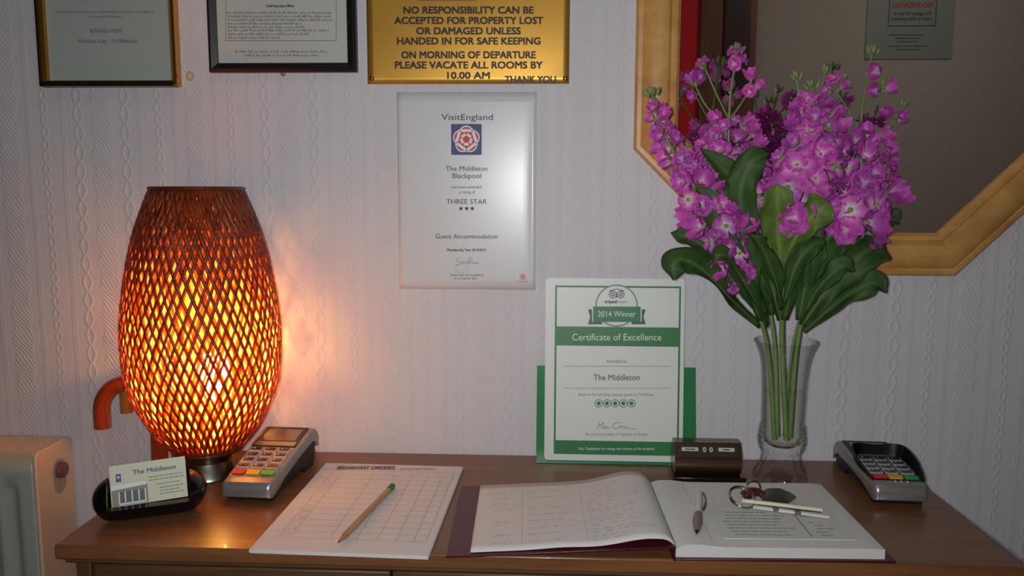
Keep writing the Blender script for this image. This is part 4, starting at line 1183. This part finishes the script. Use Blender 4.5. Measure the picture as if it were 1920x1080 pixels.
# ------------------------------------------------------------------ glass vase
VX, VY = 0.3430, -0.0790
vase = thing('glass_vase', 'clear cut glass vase of water holding pink flowers', 'vase', loc=(VX, VY, H))
def thin_glass(name, c_face, c_edge, ior, gl_k=1.0):
    m, t, p = new_mat(name)
    lw = t.new('ShaderNodeLayerWeight')
    f5 = t.m('POWER', lw.outputs['Facing'], 4.0)
    mc = t.new('ShaderNodeMix'); mc.data_type = 'RGBA'; mc.inputs['A'].default_value = c_face; mc.inputs['B'].default_value = c_edge
    t.link(t.m('POWER', lw.outputs['Facing'], 2.5), mc.inputs['Factor'])
    tr = t.new('ShaderNodeBsdfTransparent'); t.link(mc.outputs['Result'], tr.inputs[0])
    gl = t.new('ShaderNodeBsdfGlossy'); gl.inputs['Roughness'].default_value = 0.02
    mx = t.new('ShaderNodeMixShader'); t.link(t.m('MULTIPLY_ADD', f5, 0.7 * gl_k, 0.028 * gl_k), mx.inputs[0])
    t.link(tr.outputs[0], mx.inputs[1]); t.link(gl.outputs[0], mx.inputs[2]); t.link(mx.outputs[0], t.n['Material Output'].inputs['Surface'])
    return m
M_vglass = thin_glass('clear_glass', (0.994, 0.996, 0.994, 1), (0.54, 0.56, 0.54, 1), 1.45)

def cutmod(a, z, r):
    if 0.040 < z < 0.078 and r > 0.026:
        return 0.0030 * abs(math.sin(10 * a + (z - 0.04) * 190)) * abs(math.sin(10 * a - (z - 0.04) * 190)) * 1.6 - 0.0006
    if z <= 0.040 and r > 0.02: return 0.0013 * math.cos(16 * a) * min(1, z / 0.01)
    if z >= 0.078 and r > 0.026: return 0.0004 * math.cos(10 * a) * max(0, 1 - (z - 0.078) / 0.12)
    return 0
outer = [(0.0, 0.0), (0.020, 0.0), (0.0375, 0.0005), (0.0385, 0.004), (0.036, 0.009), (0.030, 0.020), (0.0275, 0.030), (0.0275, 0.038), (0.0295, 0.044), (0.0315, 0.054), (0.0310, 0.064), (0.0302, 0.074),
         (0.0303, 0.082), (0.0306, 0.10), (0.0312, 0.13), (0.0325, 0.155), (0.0345, 0.172), (0.0380, 0.186), (0.0425, 0.197), (0.0450, 0.202)]
inner = [(0.0445, 0.2035), (0.0425, 0.2025), (0.0390, 0.194), (0.0345, 0.182), (0.0315, 0.168), (0.0296, 0.150), (0.0286, 0.13), (0.0279, 0.10), (0.0275, 0.082), (0.0272, 0.066), (0.0255, 0.054), (0.018, 0.048), (0.0, 0.0465)]
def lathe_closed(prof, seg, mod=None):
    bm = B(); rings = []
    for r, z in prof:
        if r == 0: rings.append([bm.verts.new((0, 0, z))]); continue
        rings.append([bm.verts.new(((r + (mod(2 * PI * i / seg, z, r) if mod else 0)) * math.cos(2 * PI * i / seg), (r + (mod(2 * PI * i / seg, z, r) if mod else 0)) * math.sin(2 * PI * i / seg), z)) for i in range(seg)])
    for a, b in zip(rings, rings[1:]):
        for i in range(seg):
            j = (i + 1) % seg
            if len(a) == 1: bm.faces.new((a[0], b[j], b[i]))
            elif len(b) == 1: bm.faces.new((a[i], a[j], b[0]))
            else: bm.faces.new((a[i], a[j], b[j], b[i]))
    return bm
bm = B()
o_fine = smooth_path([Vector((r, z, 0)) for r, z in outer[1:]], 4)
prof = [(0.0, 0.0)] + [(p_.x, p_.y) for p_ in o_fine] + inner
n_out = len(o_fine) + 1
zi = set()
bm = lathe_closed(prof, 120, lambda a, z, r: 0)
bm.verts.ensure_lookup_table()
# cut facets only on the outside wall
idx = 1
for k, (r, z) in enumerate(prof[1:], 1):
    if r == 0: continue
    for i in range(120):
        v = bm.verts[idx]; idx += 1
        if k < n_out:
            s = 1 + cutmod(2 * PI * i / 120, z, r) / r
            v.co.x *= s; v.co.y *= s
obj('glass', bm, M_vglass, vase, smooth=True, sharp=60)
wz = 0.128
wp = [(0.0, wz)] + [(r + 0.0003, z) for r, z in [(0.0285, wz)] + [q for q in inner if q[1] < wz and q[0] > 0]] + [(0.0, 0.0462)]
bm = lathe_closed(wp, 64)
obj('water', bm, thin_glass('water', (0.985, 0.998, 0.965, 1), (0.90, 0.94, 0.84, 1), 1.33, 0.5), vase, smooth=True, sharp=50)

# ------------------------------------------------------------------ flowers
def petal_mat():
    m, t, p = new_mat('stock_petal'); out = t.n['Material Output']
    at_ = t.new('ShaderNodeAttribute'); at_.attribute_name = 'tone'
    r = t.new('ShaderNodeValToRGB'); e = r.color_ramp.elements
    e[0].position = 0.0; e[0].color = srgb(196, 200, 140)
    e[1].position = 1.0; e[1].color = srgb(222, 104, 204)
    for pos, c in ((0.14, (228, 218, 220)), (0.32, (226, 168, 214)), (0.55, (216, 112, 202)), (0.85, (204, 80, 186))):
        q = e.new(pos); q.color = srgb(*c)
    t.link(at_.outputs['Fac'], r.inputs[0])
    oi = t.new('ShaderNodeObjectInfo')
    hs = t.new('ShaderNodeHueSaturation'); t.link(r.outputs[0], hs.inputs['Color'])
    t.link(t.m('MULTIPLY_ADD', oi.outputs['Random'], 0.35, 0.82), hs.inputs['Value'])
    t.link(t.m('MULTIPLY_ADD', oi.outputs['Random'], 0.03, 0.485), hs.inputs['Hue'])
    t.link(hs.outputs[0], p.inputs['Base Color']); p.inputs['Roughness'].default_value = 0.55
    tr = t.new('ShaderNodeBsdfTranslucent'); t.link(hs.outputs[0], tr.inputs[0])
    mx = t.new('ShaderNodeMixShader'); mx.inputs[0].default_value = 0.3
    t.link(p.outputs[0], mx.inputs[1]); t.link(tr.outputs[0], mx.inputs[2]); t.link(mx.outputs[0], out.inputs['Surface'])
    return m
def leaf_mat(name, c1, c2, tl=0.2):
    m, t, p = new_mat(name); out = t.n['Material Output']
    tc = t.new('ShaderNodeTexCoord'); nz = t.new('ShaderNodeTexNoise'); nz.inputs['Scale'].default_value = 35; nz.inputs['Detail'].default_value = 4
    t.link(tc.outputs['Object'], nz.inputs['Vector'])
    at_ = t.new('ShaderNodeAttribute'); at_.attribute_name = 'tone'
    r = t.new('ShaderNodeValToRGB'); r.color_ramp.elements[0].position = 0.3; r.color_ramp.elements[0].color = srgb(*c2); r.color_ramp.elements[1].position = 0.7; r.color_ramp.elements[1].color = srgb(*c1)
    t.link(nz.outputs['Fac'], r.inputs[0])
    mx0 = t.new('ShaderNodeMix'); mx0.data_type = 'RGBA'; t.link(at_.outputs['Fac'], mx0.inputs['Factor']); t.link(r.outputs[0], mx0.inputs['A']); mx0.inputs['B'].default_value = srgb(c1[0] + 50, c1[1] + 45, c1[2] + 40)
    t.link(mx0.outputs['Result'], p.inputs['Base Color']); p.inputs['Roughness'].default_value = 0.55; p.inputs['Specular IOR Level'].default_value = 0.3
    tr = t.new('ShaderNodeBsdfTranslucent'); t.link(mx0.outputs['Result'], tr.inputs[0])
    mx = t.new('ShaderNodeMixShader'); mx.inputs[0].default_value = tl
    t.link(p.outputs[0], mx.inputs[1]); t.link(tr.outputs[0], mx.inputs[2]); t.link(mx.outputs[0], out.inputs['Surface'])
    return m
M_petal = petal_mat()
M_leaf = leaf_mat('stock_leaf', (70, 98, 46), (44, 72, 32))
M_leaf_pale = leaf_mat('pale_stock_leaf', (112, 138, 62), (84, 110, 48))
M_stem = mat('flower_stem', (104, 134, 70), 0.5, var=0.15)
M_bud = mat('green_bud', (124, 140, 88), 0.5, var=0.2)
M_eye = mat('flower_eye', (136, 142, 60), 0.6, var=0.2)

def floret_mesh(seed, layers, R=0.021, cup=0.35):
    rnd = random.Random(seed); V = []; Fc = []; T = []; MI = []
    for li, (n, sc, cz, cu) in enumerate(layers):
        a0 = rnd.uniform(0, 6)
        for k in range(n):
            an = a0 + 2 * PI * k / n + rnd.uniform(-0.15, 0.15); ph = rnd.uniform(0, 6); ph2 = rnd.uniform(0, 6); rs = R * sc * rnd.uniform(0.88, 1.08); c = cu + rnd.uniform(-0.2, 0.2)
            base = len(V); NI, NJ = 6, 6
            for i in range(NI + 1):
                s = i / NI
                hwd = rs * (0.14 + 0.52 * s ** 0.8) * (1 - 0.45 * max(0, (s - 0.72) / 0.28) ** 2)
                for j in range(NJ + 1):
                    q = -1 + 2 * j / NJ
                    r = rs * (0.07 + 0.93 * s) * (1 - 0.13 * q * q * s) + rs * 0.05 * math.sin(q * 4 + ph2) * s * s
                    z = cz * R + c * rs * s * s * 0.8 + rs * 0.13 * math.sin(q * 3.6 + ph) * s + rs * 0.09 * math.sin(s * 7 + ph2 + q) * s - rs * 0.16 * (max(0, s - 0.75) / 0.25) ** 2
                    b = q * hwd
                    V.append((r * math.cos(an) - b * math.sin(an), r * math.sin(an) + b * math.cos(an), z))
                    T.append(min(1, s * (0.93 + 0.1 * abs(q))) if li == 0 else min(1, 0.12 + s * 0.9))
            for i in range(NI):
                for j in range(NJ):
                    p0_ = base + i * (NJ + 1) + j
                    Fc.append((p0_, p0_ + 1, p0_ + NJ + 2, p0_ + NJ + 1)); MI.append(0)
    # eye
    base = len(V); n = 8
    for zz_, rr2 in ((0.0, 0.0032), (0.002, 0.0030), (0.0035, 0.0012)):
        for i in range(n): V.append((rr2 * math.cos(2 * PI * i / n), rr2 * math.sin(2 * PI * i / n), zz_)); T.append(0)
    for a in range(2):
        for i in range(n): Fc.append((base + a * n + i, base + a * n + (i + 1) % n, base + a * n + n + (i + 1) % n, base + a * n + n + i)); MI.append(1)
    Fc.append(tuple(base + 2 * n + i for i in range(n))); MI.append(1)
    # calyx
    base = len(V)
    for zz_, rr2 in ((0.0004, 0.004), (-0.008, 0.0026), (-0.013, 0.0012)):
        for i in range(n): V.append((rr2 * math.cos(2 * PI * i / n), rr2 * math.sin(2 * PI * i / n), zz_)); T.append(0)
    for a in range(2):
        for i in range(n): Fc.append((base + a * n + i, base + a * n + (i + 1) % n, base + a * n + n + (i + 1) % n, base + a * n + n + i)); MI.append(2)
    me = bpy.data.meshes.new('blossom'); me.from_pydata(V, [], Fc); me.update()
    ca_ = me.color_attributes.new('tone', 'FLOAT_COLOR', 'POINT')
    for i, tt_ in enumerate(T): ca_.data[i].color = (tt_, tt_, tt_, 1)
    for p_, mi in zip(me.polygons, MI): p_.material_index = mi; p_.use_smooth = True
    for m_x in (M_petal, M_eye, M_bud): me.materials.append(m_x)
    return me
FLO_OPEN = [floret_mesh(s, [(4, 1.0, 0.0, 0.15)]) for s in range(3)] + [floret_mesh(10 + s, [(5, 1.0, 0.0, 0.1), (4, 0.6, 0.12, 0.7)]) for s in range(2)]
FLO_RUF = [floret_mesh(20 + s, [(5, 1.0, 0.0, 0.25), (5, 0.75, 0.1, 0.8), (3, 0.5, 0.2, 1.3)]) for s in range(3)]
FLO_HALF = [floret_mesh(30 + s, [(4, 0.9, 0.0, 1.6), (3, 0.7, 0.1, 2.0)]) for s in range(2)]
def bud_mesh():
    bm = B(); add_lathe(bm, [(0.0004, -0.004), (0.0022, -0.002), (0.0030, 0.002), (0.0026, 0.006), (0.0012, 0.009), (0.0003, 0.0098)], 10)
    me = bpy.data.meshes.new('bud'); bmesh.ops.recalc_face_normals(bm, faces=bm.faces[:]); bm.to_mesh(me); bm.free(); me.materials.append(M_bud)
    for p_ in me.polygons: p_.use_smooth = True
    return me
BUD = bud_mesh()

def leaf(root, pts, wpx, m=None, fold=0.25, wave=1.35, face=(0.0, -1.0, 0.45), seed=0, tip=0.72):
    """a long wavy leaf along pts (px, py, y)"""
    m = m or M_leaf; rnd = random.Random(seed + int(pts[0][0] * 7 + pts[-1][1]))
    P = smooth_path([at(*p_) for p_ in pts], 7); n = len(P) - 1
    hw_ = wpx / 2 * 0.00073; fv_ = Vector(face).normalized()
    V = []; Fc = []; T = []; NJ = 8; ph = rnd.uniform(0, 6); loc_ = root.location
    for i, p_ in enumerate(P):
        s = i / n; d = (P[min(i + 1, n)] - P[max(i - 1, 0)]).normalized()
        sd = d.cross(fv_)
        if sd.length < 0.15: sd = d.cross(Vector((0.3, -0.3, 1)))
        sd.normalize(); nn = sd.cross(d).normalized()
        if nn.dot(fv_) < 0: nn = -nn
        w = hw_ * (0.16 + 0.84 * math.sin(PI * min(1, 0.04 + s * 0.70)) ** 1.2) * (1 if s < tip else max(0.02, 1 - ((s - tip) / (1 - tip)) ** 1.8))
        for j in range(NJ + 1):
            q = -1 + 2 * j / NJ
            off = nn * (w * fold * abs(q) ** 1.5 + wave * w * (0.34 * q * abs(q) * math.sin(s * 10 + ph + q * 1.2) + 0.12 * math.sin(s * 21 + ph * 3) * q * q)) + nn * (w * 0.25 * math.sin(s * 6 + ph) * s)
            V.append(p_ + sd * (q * w * (1 + 0.09 * math.sin(s * 17 + ph * 2 + 2 * (q > 0)) + 0.05 * math.sin(s * 37 + ph * 5 + (q > 0)))) + off - loc_)
            T.append(0.75 * max(0, 1 - abs(q) * 5.5) * (1 - s * 0.7))
    for i in range(n):
        for j in range(NJ):
            a = i * (NJ + 1) + j; Fc.append((a, a + 1, a + NJ + 2, a + NJ + 1))
    me = bpy.data.meshes.new('leaf'); me.from_pydata(V, [], Fc); me.update()
    ca_ = me.color_attributes.new('tone', 'FLOAT_COLOR', 'POINT')
    for i, t_ in enumerate(T): ca_.data[i].color = (t_, t_, t_, 1)
    for p_ in me.polygons: p_.use_smooth = True
    return obj_me('leaf', me, m, root, solid=0.0006)

def flower(label, foot, path, c0, n, Rr, size, leaves, seed, squash=1.0, tipbuds=6, kinds=None, stem_r=0.0034, shoots=(), ctop=0.965):
    """foot: xyz offset in the vase; path: (px,py,y) up the stem; florets from fraction c0 of the upper path to the top"""
    rnd = random.Random(seed)
    f = Vector((VX + foot[0], VY + foot[1], H + foot[2]))
    root = thing('stock_flower', label, 'flower', loc=f)
    P = smooth_path([f] + [at(*p_) for p_ in path], 8); n_ = len(P) - 1
    lens = [0]
    for a, b in zip(P, P[1:]): lens.append(lens[-1] + (b - a).length)
    def pos(s):
        L_ = s * lens[-1]
        for i in range(n_):
            if lens[i + 1] >= L_: return P[i].lerp(P[i + 1], (L_ - lens[i]) / max(1e-9, lens[i + 1] - lens[i])), (P[i + 1] - P[i]).normalized()
        return P[-1], (P[-1] - P[-2]).normalized()
    bm = B(); add_tube(bm, [p_ - f for p_ in P], [stem_r * (1 - 0.6 * i / n_) for i in range(n_ + 1)], 10)
    obj('stem', bm, M_stem, root, smooth=True)
    for k in range(n):
        u = (k + 0.5) / n
        s = c0 + (ctop - c0) * u ** 0.92
        p_, d = pos(s)
        a = k * 2.39996 + rnd.uniform(-0.3, 0.3)
        side = d.cross(Vector((0, 1, 0))).normalized(); fr = side.cross(d).normalized()
        rdir = (side * math.cos(a) + fr * math.sin(a) * squash).normalized()
        rad_ = Rr * (1 - (0.72 if ctop > 0.9 else 0.42) * max(0, (u - 0.45) / 0.55) ** 1.2) * rnd.uniform(0.8, 1.12) * (0.75 + 0.25 * min(1, u * 5))
        c = p_ + rdir * rad_ * (1 if abs(math.sin(a)) < 0.5 else squash ** 0.3)
        if c.y > -0.030: c.y = -0.030
        nrm = (rdir + d * (0.25 + 0.6 * u) + Vector((0, -0.25, 0))).normalized()
        kind = rnd.choice(kinds or ('o', 'o', 'r', 'r', 'h')) if u < 0.72 else rnd.choice('rhh')
        me = rnd.choice({'o': FLO_OPEN, 'r': FLO_RUF, 'h': FLO_HALF}[kind])
        sc_ = size * (1 - 0.48 * max(0, (u - 0.35) / 0.65)) * rnd.uniform(0.86, 1.12)
        o = bpy.data.objects.new('blossom', me); C.objects.link(o); o.parent = root
        q = nrm.to_track_quat('Z', 'Y') @ Quaternion((0, 0, 1), rnd.uniform(0, 2 * PI))
        o.matrix_basis = Matrix.Translation(c - f) @ q.to_matrix().to_4x4() @ Matrix.Scale(sc_, 4)
    def buds(p_, d, cnt, rsp):
        side = d.cross(Vector((0, 1, 0))).normalized(); fr = side.cross(d).normalized()
        for k in range(cnt):
            a = k * 2.4; rr3 = rsp * math.sqrt((k + 0.3) / cnt)
            dirn = (d + (side * math.cos(a) + fr * math.sin(a)) * 0.7 * math.sqrt((k + .3) / cnt)).normalized()
            o = bpy.data.objects.new('bud', BUD); C.objects.link(o); o.parent = root
            o.matrix_basis = Matrix.Translation(p_ + (side * math.cos(a) + fr * math.sin(a)) * rr3 - d * (0.005 * k / cnt) - f) @ dirn.to_track_quat('Z', 'Y').to_matrix().to_4x4() @ Matrix.Scale(rnd.uniform(0.75, 1.05), 4)
    buds(P[-1], (P[-1] - P[-2]).normalized(), tipbuds, 0.0085)
    for (pp, fl, nb) in shoots:                # side shoots: path of (px,py,y), blossoms at tip, buds
        Q = smooth_path([at(*p_) for p_ in pp], 5)
        bm = B(); add_tube(bm, [p_ - f for p_ in Q], 0.0012, 8); obj('side_shoot', bm, M_stem, root, smooth=True)
        d = (Q[-1] - Q[-2]).normalized()
        for k in range(fl):
            a = k * 2.4 + seed; sdv = Vector((math.cos(a), -0.35, math.sin(a) * 0.6)).normalized()
            o = bpy.data.objects.new('blossom', rnd.choice(FLO_HALF + FLO_RUF[:1])); C.objects.link(o); o.parent = root
            o.matrix_basis = Matrix.Translation(Q[-1] + sdv * 0.008 - d * 0.004 * k - f) @ (sdv + d * 0.6).to_track_quat('Z', 'Y').to_matrix().to_4x4() @ Matrix.Scale(rnd.uniform(0.5, 0.66), 4)
        if nb: buds(Q[-1] + d * 0.006, d, nb, 0.005)
    for i, lf in enumerate(leaves):
        leaf(root, lf[0], lf[1], *lf[2:3], seed=seed * 13 + i, **(lf[3] if len(lf) > 3 else {}))
    return root
FL = 0.058
flower('leftmost pink stock flower, a slim spike leaning left over the certificate', (-0.012, -0.006, FL),
       [(1437, 640, -0.088), (1395, 530, -0.105), (1350, 430, -0.12), (1290, 330, -0.125), (1240, 240, -0.12), (1222, 172, -0.115)], 0.455, 54, 0.021, 0.9,
       [([(1424, 612, -0.09), (1370, 560, -0.11), (1318, 505, -0.13), (1278, 486, -0.14), (1262, 500, -0.145), (1262, 526, -0.147)], 52, M_leaf, dict(face=(0.1, -1, 0.7))),
        ([(1430, 600, -0.10), (1385, 530, -0.11), (1330, 470, -0.12), (1290, 445, -0.125), (1257, 436, -0.125)], 46),
        ([(1425, 600, -0.11), (1385, 500, -0.12), (1350, 420, -0.13), (1322, 370, -0.13), (1304, 350, -0.13)], 50),
        ([(1438, 615, -0.10), (1410, 555, -0.125), (1375, 500, -0.14), (1352, 478, -0.15), (1338, 488, -0.152)], 40, M_leaf, dict(face=(0.3, -1, 0.8))),
        ([(1440, 610, -0.07), (1400, 540, -0.07), (1370, 470, -0.07), (1345, 420, -0.07)], 52)],
       1, 0.9, 6, ('r', 'h', 'o'))
flower('upper left pink stock flower with its tall bud tip against the red reflection', (-0.004, 0.008, FL),
       [(1452, 640, -0.062), (1432, 540, -0.06), (1400, 430, -0.06), (1370, 320, -0.062), (1368, 200, -0.065), (1382, 92, -0.065)], 0.545, 62, 0.043, 1.1,
       [([(1448, 590, -0.08), (1425, 480, -0.09), (1400, 390, -0.10), (1360, 325, -0.105), (1312, 277, -0.10)], 54),
        ([(1445, 570, -0.09), (1405, 450, -0.10), (1388, 370, -0.11), (1405, 310, -0.115), (1442, 286, -0.11)], 58),
        ([(1440, 600, -0.055), (1405, 500, -0.05), (1385, 430, -0.05), (1390, 370, -0.05)], 62),
        ([(1436, 590, -0.10), (1405, 520, -0.115), (1392, 450, -0.12), (1400, 400, -0.12)], 48)],
       2, 0.75, 7, None, 0.0034, [([(1370, 230, -0.065), (1345, 180, -0.07), (1322, 128, -0.075)], 2, 4), ([(1372, 220, -0.065), (1392, 190, -0.07), (1412, 158, -0.07)], 3, 0), ([(1365, 240, -0.07), (1325, 200, -0.075), (1306, 165, -0.075)], 2, 3), ([(1376, 140, -0.065), (1381, 118, -0.066), (1383, 106, -0.067)], 3, 0)], 0.83)
flower('front pink stock flower with the fullest blossom head, centre of the bunch', (0.004, -0.010, FL),
       [(1466, 640, -0.088), (1470, 530, -0.11), (1480, 430, -0.122), (1512, 330, -0.128), (1528, 230, -0.122), (1520, 158, -0.115)], 0.625, 46, 0.038, 1.2,
       [([(1466, 520, -0.12), (1460, 450, -0.140), (1456, 395, -0.158), (1457, 345, -0.165)], 60, M_leaf_pale, dict(fold=0.1, tip=0.90)),
        ([(1475, 480, -0.13), (1500, 430, -0.155), (1528, 402, -0.165), (1556, 378, -0.165)], 58, M_leaf_pale, dict(fold=0.15, tip=0.82)),
        ([(1466, 580, -0.12), (1452, 520, -0.14), (1430, 470, -0.15), (1408, 440, -0.15)], 42, M_leaf, dict(face=(0.4, -1, 0.3))),
        ([(1470, 570, -0.12), (1492, 500, -0.145), (1520, 462, -0.155), (1548, 452, -0.15)], 40, M_leaf, dict(face=(-0.4, -1, 0.5))),
        ([(1470, 600, -0.10), (1488, 520, -0.12), (1496, 450, -0.125), (1490, 400, -0.12)], 54),
        ([(1462, 600, -0.085), (1445, 520, -0.09), (1438, 450, -0.09), (1430, 390, -0.09)], 56)],
       3, 0.8, 5, ('o', 'o', 'o', 'r'), 0.0040, [([(1520, 210, -0.12), (1500, 180, -0.12), (1494, 150, -0.12)], 0, 5), ([(1525, 190, -0.12), (1540, 165, -0.12), (1546, 140, -0.12)], 0, 3), ([(1530, 200, -0.12), (1562, 170, -0.115), (1576, 152, -0.115)], 1, 3)])
flower('right pink stock flower whose green bud tip stands tallest before the mirror', (0.012, 0.002, FL),
       [(1496, 640, -0.075), (1525, 540, -0.085), (1575, 450, -0.095), (1612, 350, -0.10), (1615, 220, -0.095), (1636, 96, -0.085)], 0.55, 50, 0.040, 1.14,
       [([(1503, 610, -0.09), (1550, 545, -0.105), (1600, 490, -0.115), (1635, 462, -0.115), (1658, 443, -0.11)], 72),
        ([(1506, 622, -0.085), (1555, 580, -0.10), (1605, 545, -0.115), (1642, 533, -0.12), (1662, 549, -0.122)], 44, M_leaf, dict(face=(-0.1, -1, 0.8))),
        ([(1500, 600, -0.10), (1530, 510, -0.115), (1556, 440, -0.12), (1572, 395, -0.12)], 60),
        ([(1506, 600, -0.07), (1545, 500, -0.06), (1590, 430, -0.055), (1625, 400, -0.055)], 58),
        ([(1505, 590, -0.115), (1540, 535, -0.135), (1580, 500, -0.145), (1604, 508, -0.148)], 38, M_leaf, dict(face=(-0.3, -1, 0.9))),
        ([(1510, 560, -0.10), (1560, 480, -0.12), (1600, 425, -0.125), (1640, 402, -0.12)], 46, M_leaf, dict(face=(-0.3, -1, 0.2))),
        ([(1497, 600, -0.115), (1512, 520, -0.125), (1522, 460, -0.13), (1540, 420, -0.13)], 50)],
       4, 0.8, 8, None, 0.0036, [([(1610, 240, -0.095), (1580, 190, -0.10), (1560, 162, -0.10)], 2, 0), ([(1618, 215, -0.095), (1640, 185, -0.09), (1652, 165, -0.09)], 2, 2), ([(1628, 150, -0.088), (1642, 138, -0.085), (1652, 128, -0.085)], 1, 0)], 0.80)
flower('slender pink stock sprig poking out at the far right of the bunch', (0.006, 0.010, FL),
       [(1488, 640, -0.058), (1530, 520, -0.052), (1590, 400, -0.05), (1655, 270, -0.05), (1694, 195, -0.052)], 0.955, 4, 0.008, 0.55,
       [([(1530, 540, -0.055), (1585, 460, -0.055), (1640, 418, -0.06), (1672, 412, -0.065), (1688, 420, -0.066)], 40),
        ([(1500, 600, -0.055), (1540, 510, -0.045), (1570, 430, -0.045), (1580, 380, -0.045)], 56)],
       5, 0.8, 3, ('h',), 0.0022)
